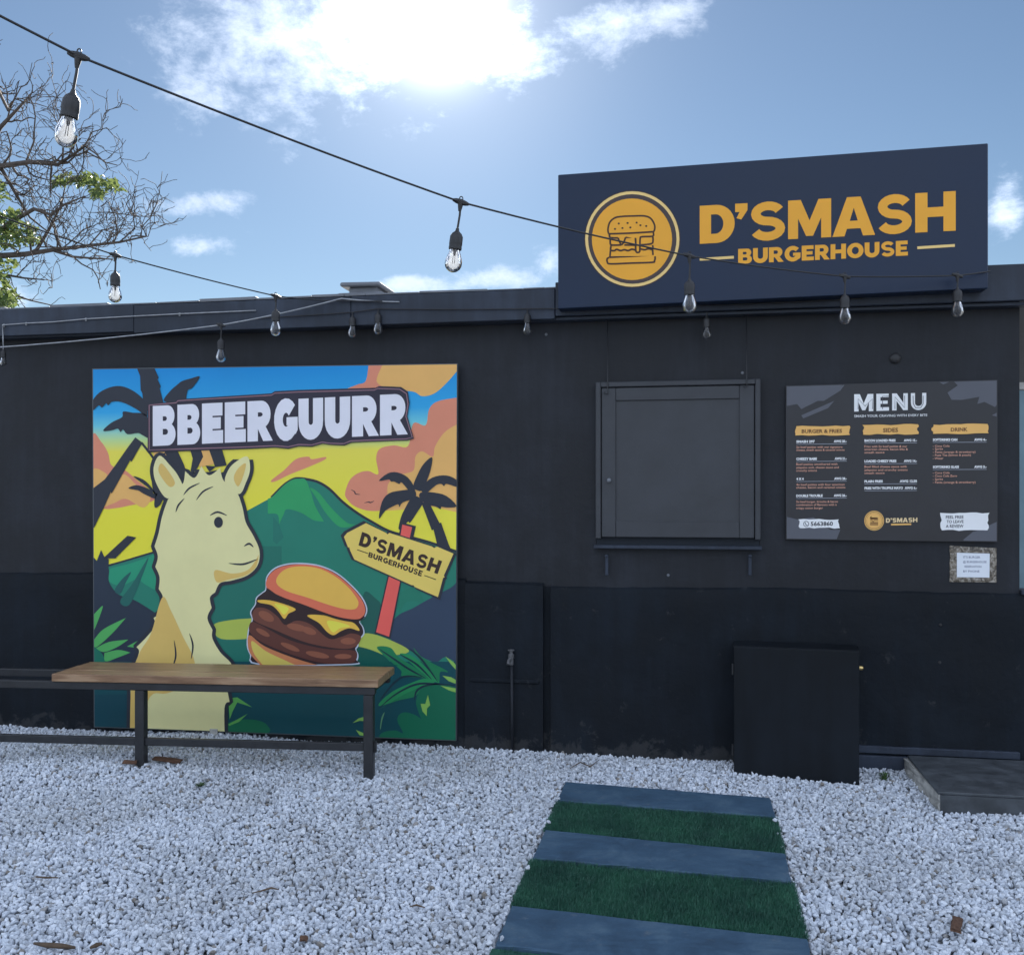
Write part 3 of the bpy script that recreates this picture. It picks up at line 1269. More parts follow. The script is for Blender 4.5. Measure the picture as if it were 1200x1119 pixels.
# small black fitting above the menu
fp = P(1049, 420, 0)
MB().lathe([(0, .0), (.030, 0), (.030, .008), (.024, .016), (.012, .020), (0, .021)], fp, 18, None, (0, -1, 0)).build('wall_fitting', M_RUBBER, shop, smooth=True, angle=35)
for (px, py) in ((1102, 732), (1101, 776), (783, 674), (870, 437), (640, 392)):
    p = P(px, py, -.024 if py > 690 else 0)
    MB().lathe([(0, 0.004), (.006, .004), (.009, 0)], p, 8, None, (0, -1, 0)).build('screw_head', M_ROOF if py < 700 else M_RUBBER, shop)
# standpipe with tap on the pier
tp = P(598, 768, -.075)
gp = P(601, 884, -.075)
MB().tube([(tp.x + .012, -.066, -.02), (tp.x + .010, -.068, .2), (tp.x + .006, -.064, tp.z - .06)], .009, 8).build('water_pipe', M_WALL, shop, smooth=True)
tap = MB()
tap.lathe([(.0, -.055), (.014, -.055), (.014, -.02), (.018, -.018), (.018, .004), (.011, .01), (.011, .026), (.02, .028), (.02, .034), (0, .036)],
          (tp.x + .004, -.068, tp.z), 10)
tap.tube([(tp.x + .004, -.070, tp.z - .02), (tp.x - .004, -.105, tp.z - .024), (tp.x - .005, -.120, tp.z - .045)], .009, 8)
tap.build('tap', M_CHROME if False else plain('painted_tap', (.10, .10, .105), .4, 0, .5, .4, 60), shop, smooth=True, angle=40)

# low vent cap on the roof
vc = thing('roof_vent', (P(422, 345, .1).x, .1, ROOF), 'small stepped vent cap on the roof edge', 'roof vent')
va, vb = P(400, 337, .02), P(448, 337, .02)
cx = (va.x + vb.x) / 2
MB().box((cx - .15, .0, ROOF + .012), (cx + .14, .30, ROOF + .048), .006).build('base_slab', M_ROOF, vc)
MB().box((cx - .085, .03, ROOF + .048), (cx + .095, .26, ROOF + .085), .004).build('neck', M_ROOF, vc)
MB().box((cx - .135, .0, ROOF + .085), (cx + .125, .30, ROOF + .112), .008, None, Euler((0, .02, 0)).to_matrix()).build('cap', M_ROOF, vc)

# ------------------------------------------------------------------ roof sign
S0, S1, S2, S3 = P(654, 205, -.22), P(1158, 168, -.22), P(1158, 338, -.22), P(654, 362, -.22)
sg = thing('shop_sign', (0.39, -.22, 2.58), 'big dark sign box with orange burger logo on the roof front', 'sign')
b = bmesh.new()
fv = [b.verts.new(v) for v in (S3, S2, S1, S0)]
bv = [b.verts.new(v + Vector((0, .10, 0))) for v in (S3, S2, S1, S0)]
b.faces.new(fv)
b.faces.new(bv[::-1])
for i in range(4):
    j = (i + 1) % 4
    b.faces.new((fv[j], fv[i], bv[i], bv[j]))
bmesh.ops.bevel(b, geom=list(b.edges), offset=.004, segments=1, affect='EDGES')
MB().bm(b).build('sign_box', M_SIGN, sg)
ORANGE, CREAM, BROWN = (255, 168, 48), (255, 202, 128), (62, 44, 38)
YS = -.2205
pr = Print(YS)
pr.poly(ellipse(741, 280.3, 56.3, 57.0), BROWN, 1)
pr.poly(ellipse(741, 280.3, 55.2, 55.9), CREAM, 2)
pr.poly(ellipse(741, 280.3, 51.8, 52.5), (70, 58, 56), 3)
pr.poly(ellipse(740.6, 280.6, 47.0, 47.8), ORANGE, 4)
z8 = zoom(680, 215, 6.78)
lw = 2.1
DK = (66, 40, 26)
icon = lambda pts, closed=False, w=lw, ly=5: pr.line(z8(pts + ([pts[0]] if closed else [])), w, DK, ly)
icon([(225, 400), (220, 365), (235, 310), (275, 275), (330, 264), (420, 260), (510, 260), (560, 280), (590, 330), (590, 370), (578, 388)])
icon([(222, 402), (400, 396), (582, 385)], ly=6)
icon([(235, 400), (237, 430), (300, 434)], ly=7)
icon([(300, 434), (315, 470), (325, 490)], ly=5.3)
icon([(325, 490), (345, 470), (360, 430)], ly=6.3)
icon([(360, 430), (420, 427), (436, 432), (440, 460), (440, 520)], ly=7.3)
icon([(440, 520), (445, 545), (460, 550), (472, 540), (474, 500), (476, 440), (490, 425), (575, 420), (580, 390)], ly=5)
icon([(575, 422), (578, 450), (565, 480), (478, 490)], ly=6)
icon([(240, 440), (238, 470), (250, 490), (325, 490)], ly=6.6)
icon([(350, 490), (438, 492)], ly=6.6)
icon([(245, 495), (242, 530), (270, 535), (290, 525), (320, 535), (350, 528), (380, 535), (410, 524), (440, 532)], ly=7.2)
icon([(475, 520), (510, 528), (540, 520), (575, 525), (575, 492)], ly=7.2)
icon([(240, 535), (236, 585)], ly=5.4)
icon([(575, 528), (578, 570)], ly=5.4)
icon([(232, 588), (400, 580), (575, 572), (594, 590), (590, 615), (570, 628), (400, 634), (240, 640), (215, 625), (214, 600), (232, 588)], ly=6)
for (x, y) in ((306, 320), (376, 316), (448, 313), (478, 334), (276, 363), (335, 356), (398, 351), (524, 340)):
    pr.poly(z8(ellipse(x, y, 9, 8, 8)), DK, 5)
pr.build('logo_emblem', None, sg)
pr = Print(YS)
x0_, x1_ = 820, 1120
sp_ = [(820, 861), (861.5, 876), (878, 921), (923.5, 974), (975.5, 1025.5), (1026.5, 1069.5), (1072.5, 1120)]
sp_ = [((a - 820) / 300, (b_ - 820) / 300) for a, b_ in sp_]
q = [(820, 241.5), (1120, 224), (1120, 270.5), (820, 286)]
word(pr, "D'SMASH", q, ORANGE, 2, spans=sp_, s=.285)
pr.build('shop_name_lettering', None, sg)
pr = Print(YS)
word(pr, "BURGERHOUSE", [(865, 292), (1064, 282), (1064, 299.5), (865, 309.5)], ORANGE, 2, gap=.07, s=.29)
pr.poly([(820, 302.6), (860, 300), (860, 303.2), (820, 305.8)], CREAM, 2)
pr.poly([(1075, 289), (1119, 286.2), (1119, 289.4), (1075, 292.2)], CREAM, 2)
pr.build('shop_subtitle_lettering', None, sg)
# brackets carrying the box on the fascia
for x in (-.6, .4, 1.4):
    MB().box((x - .02, -.121, 2.62), (x + .02, -.119, 2.70)).build('bracket', M_STEEL, sg)

# ------------------------------------------------------------------ mural board
MQ = [(108, 432), (536, 426), (534.5, 868), (110, 852)]
YM = -.062
mu = thing('mural_board', (-2.57, -.05, .03), 'large colourful printed mural board of palms, mountain and burger on the black wall', 'mural')
b = bmesh.new()
cs = [P(*MQ[k], YM) for k in (3, 2, 1, 0)]
fv = [b.verts.new(v) for v in cs]
bv = [b.verts.new(v + Vector((0, .03, 0))) for v in cs]
b.faces.new(fv)
b.faces.new(bv[::-1])
for i in range(4):
    j = (i + 1) % 4
    b.faces.new((fv[j], fv[i], bv[i], bv[j]))
MB().bm(b).build('board', plain('board_edge', (.09, .10, .11), .6), mu)


def sky_print():
    m, nt, b = new_mat('printed_sunset_gradient')
    g = nt.nodes.new('ShaderNodeNewGeometry')
    sx = nt.nodes.new('ShaderNodeSeparateXYZ')
    link(nt, g.outputs['Position'], sx.inputs[0])
    zt, zb = 2.31, 1.35
    mr = nt.nodes.new('ShaderNodeMapRange')
    mr.inputs['From Min'].default_value = zt
    mr.inputs['From Max'].default_value = zb
    link(nt, sx.outputs['Z'], mr.inputs['Value'])
    gl = lambda c: tuple(min(.85, x * PRINT_GAIN) for x in lin(c))
    c = ramp(nt, mr.outputs[0], [(0, gl((8, 140, 210))), (.28, gl((45, 165, 220))), (.37, gl((110, 200, 215))), (.46, gl((190, 220, 150))), (.54, gl((236, 222, 84))), (1, gl((248, 226, 60)))])
    link(nt, c, b.inputs['Base Color'])
    b.inputs['Roughness'].default_value = .42
    b.inputs['Specular IOR Level'].default_value = .35
    return m


INK = (44, 48, 58)
z2, z3, z4, z5, z6, zb = (zoom(100, 420, 4.865), zoom(320, 420, 4.867), zoom(100, 640, 4.661), zoom(320, 640, 4.662), zoom(400, 600, 6.58), zoom(400, 760, 6.994))
INSET = [(109, 433), (535.3, 427), (533.8, 867), (110.8, 851)]


def motif():
    return Print(YM - .0003, INSET)


pr = motif()
pr.poly(INSET, (0, 0, 0), 1, mat=sky_print())
pr.build('printed_sky', None, mu)
PINK, PEACH, SUNY = (226, 142, 112), (246, 182, 104), (250, 226, 70)
pr = motif()
pr.poly(spline(z2([(40, 448), (90, 475), (130, 540), (150, 610), (230, 640), (290, 690), (360, 745), (400, 800), (300, 830), (40, 830)])), PINK, 2)
pr.poly(spline(z2([(40, 640), (110, 650), (150, 690), (220, 660), (290, 720), (370, 790), (330, 850), (230, 800), (150, 830), (40, 850)])), PEACH, 3)
pr.build('printed_cloud', None, mu)
pr = motif()
pr.poly(spline(z3([(545, 35, 1), (1060, 25, 1), (1060, 60, 1), (990, 140), (920, 200), (850, 216), (800, 190), (700, 185), (430, 182), (480, 150), (528, 130)])), PEACH, 2)
pr.poly(spline(z3([(545, 35, 1), (625, 35, 1), (590, 130), (640, 182), (430, 182), (480, 150), (528, 130)])), PINK, 3)
pr.build('printed_cloud', None, mu)
pr = motif()
pr.poly(spline(z3([(770, 500), (800, 370), (870, 382), (890, 290), (940, 245), (1060, 222, 1), (1060, 900, 1), (620, 885), (480, 850), (420, 800), (412, 760), (440, 690), (490, 652),
                   (545, 642), (600, 660), (588, 570), (610, 515), (690, 496)])), PINK, 2)
pr.poly(spline(z3([(1060, 370, 1), (980, 420), (925, 500), (910, 560), (850, 530), (812, 560), (800, 640), (720, 665), (655, 720), (650, 850), (560, 880), (1060, 905, 1)])), PEACH, 3)
pr.poly(spline(z3([(470, 850), (560, 870), (760, 860), (870, 840), (1060, 880, 1), (1060, 1120, 1), (500, 900)])), SUNY, 4)
pr.build('printed_cloud', None, mu)
pr = motif()
pr.poly(spline(z3([(-10, 695), (60, 640), (130, 575), (200, 560), (222, 575), (298, 562), (290, 580), (200, 620), (100, 660), (10, 702)])), PINK, 2)
pr.build('printed_cloud', None, mu)
pr = motif()
pr.line(z3([(445, 748), (465, 760), (470, 772), (497, 776)]), 1.3, INK, 5, True)
pr.build('printed_bird', None, mu)
pr = motif()
pr.line(z3([(520, 824), (545, 818), (555, 822), (577, 812)]), 1.3, INK, 5, True)
pr.build('printed_bird', None, mu)

# far hills and mountain
pr = motif()
MT = [(318, 583), (332, 569), (342.6, 562), (350, 560.5), (361, 561.8), (373, 565), (386, 573), (402, 588.5), (418.6, 601), (435, 611), (455.6, 622), (480, 629), (505, 636), (540, 648)]
pr.poly([(100, 672), (128, 661)] + [(182, 647), (250, 620)] + spline(MT, False, 4) + [(540, 880), (100, 880)], (36, 126, 104), 6)
pr.line([(126, 663), (150, 656), (190, 644)], 2.2, INK, 7)
pr.line(MT, 3.0, INK, 7)
pr.poly(spline(z3([(-30, 800, 1), (0, 785), (60, 725), (110, 692), (150, 686), (185, 692), (215, 760), (240, 840), (290, 930, 1), (230, 922), (160, 880), (80, 860), (60, 890), (35, 945, 1), (25, 890), (-30, 885, 1)])), (48, 158, 96), 8)
pr.poly(spline(z3([(210, 738), (260, 765), (330, 850), (420, 935), (470, 945, 1), (430, 962), (370, 955), (300, 880), (250, 800)])), (48, 158, 96), 8)
pr.poly(spline(z4([(128, 128), (240, 95), (340, 62), (400, 45), (400, 230), (330, 210), (280, 180), (200, 215), (128, 190)])), (38, 150, 112), 8)
pr.poly(z3([(0, 900), (35, 945), (60, 1020), (20, 1060), (0, 1040)]), (34, 116, 100), 9)
pr.build('printed_mountain', None, mu)
# dark jungle, meadow
pr = motif()
pr.poly(spline(z4([(40, 120), (70, 90), (95, 60), (110, 110), (130, 130), (130, 195), (180, 262), (260, 290), (330, 330), (400, 380), (420, 430), (345, 480), (250, 640), (40, 640)])), (38, 50, 66), 9)
pr.poly(z4([(45, 60), (62, 80), (86, 20), (105, 62), (128, 70), (125, 190), (45, 190)]), (38, 50, 66), 9.5)
pr.poly(spline(z4([(160, 240), (200, 180), (250, 140), (220, 200), (190, 260)])), (34, 92, 90), 10)
pr.poly(spline(z4([(190, 300), (260, 200), (345, 60), (300, 190), (240, 320)])), (32, 100, 92), 10)
pr.poly([(285, 640), (330, 640), (330, 778), (240, 778), (240, 690)], (32, 112, 96), 8.6)
pr.poly(spline(z5([(500, 250), (560, 285), (590, 330), (575, 470), (510, 490), (480, 380)])), (28, 92, 82), 9)
pr.poly(spline(z5([(690, 372), (760, 340), (830, 300), (900, 262), (980, 220), (1010, 180, 1), (1010, 640, 1), (940, 605), (880, 632), (740, 565), (640, 505), (650, 420)])), (50, 66, 88), 9)
pr.poly(spline(z5([(690, 260), (760, 225), (800, 250), (820, 300), (760, 300), (720, 310), (690, 360), (680, 330)])), (34, 122, 98), 9.6)
pr.poly(spline(z4([(700, 430), (800, 402), (930, 392, 1), (930, 502, 1), (740, 505)])), (176, 190, 84), 9)
pr.poly(spline(z5([(440, 500), (520, 475), (640, 512), (742, 567), (690, 592), (580, 588), (440, 560)])), (176, 190, 84), 10)
pr.poly([(100, 775), (540, 775), (540, 880), (100, 880)], (8, 74, 82), 9.1)
pr.poly(spline(z4([(45, 560), (90, 585), (110, 640), (120, 700), (45, 720)])), (24, 112, 90), 10)
for pts in ([(44, 375), (95, 325), (75, 392), (44, 460)], [(44, 515), (100, 452), (221, 391), (150, 472), (58, 552)], [(58, 556), (130, 522), (236, 509), (170, 552), (100, 577)],
            [(104, 582), (180, 566), (247, 580), (180, 606), (110, 628)], [(228, 547), (302, 511), (280, 555)]):
    pr.poly(spline(z4([(x, y, 1) if i in (0, 2) else (x, y) for i, (x, y) in enumerate(pts)])), (84, 172, 92), 11)
for pts in ([(780, 830), (830, 824), (912, 879), (830, 852), (805, 900), (788, 945)], [(780, 972), (886, 914), (840, 958), (786, 980)]):
    pr.poly(z4(pts), (96, 170, 84), 11)
pr.poly(spline(z4([(770, 1015), (780, 965), (850, 946), (940, 950), (992, 975), (992, 1020)])), (20, 108, 74), 10.5)
pr.poly(z4([(170, 810), (300, 805), (300, 990), (45, 980), (45, 810)]), (6, 66, 78), 10)
pr.build('printed_jungle', None, mu)
# palms
pr = motif()
for pts in ([(40, 244), (80, 195), (140, 165), (200, 158), (260, 178), (310, 213), (340, 250), (352, 330), (300, 295), (240, 262), (190, 245), (150, 248), (130, 268), (118, 255), (95, 280), (75, 268), (40, 298)],
            [(100, 412), (150, 365), (210, 335), (215, 303), (270, 310), (350, 325), (370, 450), (330, 440), (300, 425), (240, 432), (215, 405), (200, 420), (185, 400), (150, 410)]):
    pr.poly(spline(z2(pts), True, 3), INK, 12)
pr.poly(z2([(292, 50), (392, 50), (400, 70), (418, 110), (412, 120), (430, 160), (424, 172), (442, 240), (450, 300), (335, 300), (325, 200), (315, 180), (312, 100)]), INK, 12.4)
pr.poly(spline(z2([(450, 245), (480, 190), (530, 145), (555, 128), (600, 115), (652, 104), (612, 165), (585, 180), (578, 205), (560, 250)])), INK, 12.8)
pr.poly(z2([(285, 450), (325, 480), (262, 590), (255, 580), (200, 680), (150, 770), (145, 760), (110, 840), (50, 965), (42, 965), (42, 742), (110, 690), (170, 610), (240, 510)]), INK, 12.4)
pr.poly(z2([(380, 505), (450, 505), (530, 700), (440, 740), (400, 600)]), PEACH, 12)
pr.poly(z2([(655, 505), (730, 505), (745, 600), (650, 620)]), PEACH, 12)
pr.line(z2([(320, 480), (395, 580), (435, 670), (465, 760)]), 2.6, INK, 12.8)
pr.line(z2([(455, 540), (425, 570), (410, 600)]), 2, INK, 13)
for pts in ([(440, 505), (515, 505), (560, 600), (592, 690), (525, 705), (500, 640)], [(592, 505), (655, 505), (672, 560), (640, 622), (612, 660), (600, 640), (612, 570)], [(700, 505), (775, 505), (806, 610), (740, 620)]):
    pr.poly(z2(pts), INK, 13)
for pts in ([(245, 740), (290, 722), (345, 737), (378, 755), (400, 800), (330, 770), (300, 752)], [(272, 672), (330, 690), (375, 732), (405, 780), (350, 730)], [(375, 600), (420, 690), (425, 730), (400, 790), (380, 720)],
            [(400, 780), (440, 745), (525, 741), (460, 770), (430, 830), (395, 850)]):
    pr.poly(spline(z2(pts), True, 3), INK, 13.4)
pr.poly(z2([(240, 1010), (290, 1020), (170, 1140), (100, 1140)]), INK, 12)
pr.build('printed_palms', None, mu)
pr = motif()
for i, pts in enumerate(([(800, 735), (825, 660), (860, 600), (907, 563), (900, 630), (880, 690), (855, 755)], [(810, 745), (770, 680), (710, 650), (655, 655), (603, 698), (660, 690), (672, 702), (690, 702), (720, 716), (735, 708), (790, 770)],
            [(805, 750), (730, 753), (660, 770), (620, 820), (604, 914), (640, 868), (690, 840), (715, 832), (720, 848), (740, 820), (810, 795)], [(800, 785), (750, 860), (725, 920), (718, 978), (770, 930), (780, 938), (820, 880), (855, 815)],
            [(845, 745), (890, 690), (950, 668), (1010, 672), (1060, 705), (1060, 735), (990, 715), (975, 728), (960, 716), (930, 722), (870, 770)], [(840, 765), (920, 765), (990, 785), (1047, 842), (990, 850), (960, 845), (955, 860), (930, 845), (880, 832), (840, 805)])):
    pr.poly(spline(z3(pts), True, 3), INK, 12 + i * .3)
pr.poly(z3([(845, 820), (892, 825), (950, 940), (958, 935), (1000, 1055), (1015, 1090), (940, 1080), (915, 975), (905, 980)]), INK, 14)
pr.build('printed_palms', None, mu)
# signpost
pr = motif()
RED = (236, 98, 88)
pr.poly(z6([(462, 78), (575, 108), (550, 220), (440, 190)]), INK, 14.4)
pr.poly(z6([(362, 470), (468, 510), (378, 978), (255, 935)]), INK, 14.4)
pr.poly(z6([(470, 96), (546, 116), (526, 204), (456, 178)]), RED, 15)
pr.poly(z6([(370, 480), (458, 510), (368, 960), (268, 925)]), RED, 15)
SB = [(20, 190), (45, 160), (190, 85), (345, 160), (357, 172), (370, 160), (700, 265), (715, 277), (737, 265), (865, 320), (790, 490), (797, 500), (785, 507), (745, 655), (565, 577), (557, 564), (540, 562), (100, 365), (70, 300), (60, 267), (53, 275)]
cxs, cys = 440, 370
pr.poly(z6([(x + (x - cxs) * .045 + (-6 if x < cxs else 4), y + (y - cys) * .07 + 2) for x, y in SB]), INK, 15.6)
pr.poly(z6(SB), (247, 208, 104), 16.2)
DKB = (58, 40, 34)
word(pr, "D'SMASH", z6([(160, 152), (778, 378), (742, 478), (132, 256)]), DKB, 17, s=.29, gap=.1)
word(pr, "BURGERHOUSE", z6([(214, 307), (630, 455), (616, 497), (206, 345)]), DKB, 17, s=.29, gap=.1)
pr.line(z6([(122, 290), (206, 319)]), 1.0, DKB, 17)
pr.line(z6([(640, 488), (730, 520)]), 1.0, DKB, 17)
pr.build('printed_signpost', None, mu)
# burger
pr = motif()
BO = [(311, 690), (312, 676), (322, 665), (338, 660), (356.5, 659.5), (376, 662.5), (395, 671), (412, 685), (425, 700), (430.5, 713), (428, 722.6), (422, 728), (426, 735), (427, 743), (421, 750), (420, 757), (417.6, 761), (420, 767),
      (418.7, 774), (412, 779), (304, 779), (293, 767), (289, 755), (291, 736), (295, 726), (293, 717), (298.5, 708), (300, 700), (307, 694)]
pr.poly(spline(BO, True, 4), (196, 204, 216), 16)
c0 = (358, 722)
pr.poly(spline([(c0[0] + (x - c0[0]) * .978, c0[1] + (y - c0[1]) * .975) for x, y in BO], True, 4), (52, 34, 36), 17)
pr.poly(spline([(292.5, 744), (310, 757), (345, 771), (372, 779, 1), (305, 779, 1), (294, 767), (290.5, 756)]), (206, 128, 84), 18)
pr.poly(spline([(296, 751), (312, 763), (335, 774), (346, 779, 1), (308, 779, 1), (299, 768), (295, 758)]), (218, 196, 96), 19)
pr.poly(spline([(294, 729), (305, 732), (340, 750), (380, 760), (414, 762), (418, 770), (411, 777), (380, 777), (345, 768), (310, 754), (293, 741)]), (96, 54, 46), 18)
pr.poly(spline([(299, 713), (312, 713), (325, 722), (334, 732), (348, 727), (365, 732), (385, 748), (400, 746), (412, 742), (423, 746), (417, 757), (400, 760), (360, 753), (320, 737), (297, 726)]), (112, 66, 54), 19)
for k, (x, y, rx, ry, a) in enumerate(((312, 722, 10, 5, .5), (348, 735, 12, 4, .2), (362, 739, 9, 4, .35), (408, 751, 9, 4, 0), (340, 758, 12, 3, .4), (372, 767, 14, 3.4, .2), (402, 769, 10, 3, 0), (308, 741, 9, 3, .5))):
    pr.poly(ellipse(x, y, rx, ry, 20, a), (146, 88, 66), 20 + k * .1)
pr.poly(spline([(302, 702), (320, 703), (350, 713), (395, 723), (418, 731), (423, 742), (410, 738), (400, 742), (391, 747), (382, 743), (372, 732), (360, 726), (350, 722), (342, 724), (335, 729), (330, 722), (322, 712), (303, 708)]), (52, 34, 36), 21)
pr.poly(spline([(303, 703), (320, 704), (346, 713), (338, 719), (333, 725), (326, 716), (318, 709), (304, 706)]), (244, 190, 76), 22)
pr.poly(spline([(360, 721), (380, 721), (410, 728), (418, 733), (421, 739), (410, 736), (400, 739), (391, 744), (383, 740), (374, 730)]), (244, 190, 76), 22)
pr.poly(spline([(384, 727), (402, 730), (410, 734), (399, 736), (391, 741), (386, 736)]), (246, 226, 84), 23)
pr.poly(spline([(322, 707), (338, 712), (333, 720), (327, 714)]), (246, 226, 84), 23)
pr.poly(spline([(313, 689), (314, 676), (325, 666), (340, 662), (357, 661.2), (375, 664), (394, 673), (411, 687), (423, 701), (428, 713), (426, 721.5), (418, 725.5), (400, 723.5), (380, 717.5), (355, 708), (330, 699)]), (226, 116, 86), 24)
pr.poly(spline([(324, 683), (327, 673), (338, 665.5), (356, 663.5), (375, 666.5), (393, 675.5), (408, 688), (418, 701), (420, 708), (416, 713.5), (404, 713.5), (385, 708.5), (360, 700), (335, 692)]), (243, 188, 84), 25)
pr.line([(313, 690), (330, 701), (355, 710), (380, 719.5), (400, 725.5), (418, 727.5), (427, 722)], 2.2, (52, 34, 36), 26)
pr.build('printed_burger', None, mu)
# undergrowth at the lower right
pr = motif()
pr.poly(spline(zb([(960, 330, 1), (850, 290), (720, 290), (660, 320), (630, 370), (612, 450), (655, 575, 1), (600, 540), (520, 520), (470, 545), (462, 600), (505, 690), (440, 668), (330, 690), (300, 760, 1), (960, 800, 1)])), (16, 106, 76), 11)
FERN, FERN2 = (38, 140, 84), (30, 122, 78)
for i, (pts, c) in enumerate((([(290, -10), (400, -10), (470, 70), (600, 150), (690, 225), (745, 250), (650, 238), (500, 225), (490, 180), (400, 100)], FERN2), ([(480, 40), (560, 50), (650, 110), (750, 215), (805, 278), (735, 255), (640, 180), (540, 90)], FERN),
                         ([(590, -10), (650, 60), (730, 110), (830, 160), (875, 192), (810, 190), (800, 270), (735, 180), (650, 100)], FERN2), ([(315, 440), (420, 350), (560, 285), (680, 245), (770, 270), (620, 325), (480, 395), (390, 445), (315, 470)], FERN),
                         ([(315, 495), (400, 440), (520, 370), (645, 322), (605, 390), (480, 420), (390, 450), (340, 480)], FERN2), ([(-20, 20), (120, -20), (320, 40), (410, 120), (440, 140), (-20, 140)], (6, 84, 72)))):
    pr.poly(spline(zb(pts)), INK if False else c, 12 + i * .4)
for pts in ([(310, 0), (440, 90), (560, 170), (690, 240)], [(480, 45), (620, 130), (740, 250)], [(560, 0), (660, 90), (790, 270)], [(315, 420), (480, 240), (660, 232)], [(315, 480), (450, 370), (620, 290), (800, 290), (945, 300)], [(600, 420), (615, 350), (680, 305), (800, 288)]):
    pr.line(zb(pts), 2.4, (24, 50, 62), 15, True)
for pts in ([(852, 62), (920, 110), (960, 160), (960, 195), (900, 130)], [(828, 220), (900, 232), (960, 268), (960, 295), (880, 265)], [(812, 302), (960, 328), (960, 365), (880, 340)], [(710, 378), (728, 462), (702, 490), (700, 552), (665, 512), (650, 450), (688, 452)],
            [(93, 608), (140, 570), (215, 550), (222, 650), (200, 592), (150, 590)], [(118, 663), (180, 690), (218, 718), (150, 708)]):
    pr.poly(zb(pts), (140, 188, 88), 16)
pr.poly(spline(zb([(318, 640), (330, 560), (355, 520), (335, 590), (322, 660)])), (96, 150, 110), 16)
pr.build('printed_undergrowth', None, mu)
# plain pale llama shape standing in the jungle
pr = motif()
LL = [(152, 880, 1), (153, 802), (150, 794, 1), (157, 780), (163, 764), (160, 758, 1), (172, 746), (182, 733), (180, 724, 1), (189, 716), (191, 700), (186, 690, 1), (187, 676), (182, 664, 1), (185, 652), (181, 640, 1), (186, 624), (190, 605), (197, 585), (204, 575),
      (203, 562, 1), (214, 567), (217, 552, 1), (228, 560), (236, 546, 1), (245, 557), (258, 548, 1), (262, 563), (277, 576), (284, 594), (288, 612), (297, 628), (304, 645), (302, 662),
      (290, 674), (272, 680), (258, 683), (252, 694, 1), (246, 700), (248, 712, 1), (243, 724), (249, 738, 1), (249, 748), (258, 764), (272, 780), (266, 800), (269, 822, 1), (263, 830), (264, 880, 1)]
E1 = [(196, 584), (183, 566), (180, 548), (187, 534), (199, 545), (209, 558), (213, 572)]
E2 = [(264, 566), (268, 550), (278, 540), (290, 535), (293, 550), (288, 566), (280, 579)]
CREAML, TANL = (232, 224, 162), (224, 188, 104)
for k, sh in enumerate((E1, E2, LL)):
    s_ = spline(sh, True, 5)
    pr.poly(stroke(s_ + [s_[0]], 8.5), INK, 16 + k * .3)
for k, sh in enumerate((E1, E2, LL)):
    pr.poly(spline(sh, True, 5), CREAML, 18 + k * .3)
pr.poly(spline([(190, 700), (200, 715), (214, 745), (228, 775), (224, 800), (196, 812), (176, 816), (160, 860), (152, 880, 1), (154, 800), (163, 766), (177, 742)]), TANL, 20)
pr.poly(spline([(186, 553), (189, 543), (198, 553), (205, 566), (198, 570)]), TANL, 20)
pr.poly(spline([(274, 560), (279, 549), (288, 543), (285, 558), (279, 570)]), TANL, 20)
pr.poly(spline([(252, 668), (272, 672), (290, 668), (300, 656), (303, 650), (300, 664), (288, 674), (268, 679), (254, 682)]), TANL, 20)
pr.poly(ellipse(256, 612, 5.2, 6.5, 20), INK, 21)
pr.line([(246, 604), (255, 600), (266, 604)], 2.2, INK, 21.4, True)
pr.line([(286, 640), (292, 637), (297, 641)], 2.4, INK, 21, True)
pr.line([(302, 655), (285, 661), (268, 660)], 2.2, INK, 21, True)
for pts in ([(215, 580), (222, 572), (234, 566)], [(230, 586), (238, 576), (250, 570)], [(206, 600), (209, 592), (216, 584)], [(204, 750), (206, 768), (202, 782)], [(222, 742), (226, 756), (224, 772)]):
    pr.line(pts, 2.0, INK, 21, True)
pr.build('printed_llama', None, mu)
# title
pr = motif()
PL = [(173, 473.5), (205, 470.5), (207, 468), (318, 461), (322, 458.5), (350, 457), (440, 454.5), (444, 452.5), (470, 453.5), (478, 459), (480, 472), (477.5, 488), (485, 514), (478, 516), (412, 518.5), (404, 522), (388, 521.5), (378, 520), (366, 523.5), (350, 523), (338, 526), (322, 524.5), (292, 526), (205, 529), (173, 530)]
pr.poly(PL, (48, 44, 58), 24)
pr.line([(p[0] + (325 - p[0]) * .012, p[1] + (492 - p[1]) * .07) for p in PL] + [(174.8, 474.8)], 1.1, (150, 112, 122), 25, smooth=False)
sp_ = [(179, 205.7), (207.9, 234.6), (236.7, 261.4), (263.4, 288), (290, 319), (321, 348.8), (349.8, 378.6), (380.6, 410.4), (412.5, 443.3), (445.3, 477.2)]
sp_ = [((a - 179) / 298.2, (b_ - 179) / 298.2) for a, b_ in sp_]
word(pr, "BBEERGUURR", [(179, 475.8), (477.2, 461.2), (477.2, 509), (179, 522.8)], (232, 230, 244), 26, spans=sp_, s=.37)
pr.build('title_lettering', None, mu)
# fixing strap below the board
MB().box((P(247, 860, -.06).x, -.075, -.02), (P(256, 860, -.06).x, -.063, .06), .002).build('strap', M_CONC, mu)

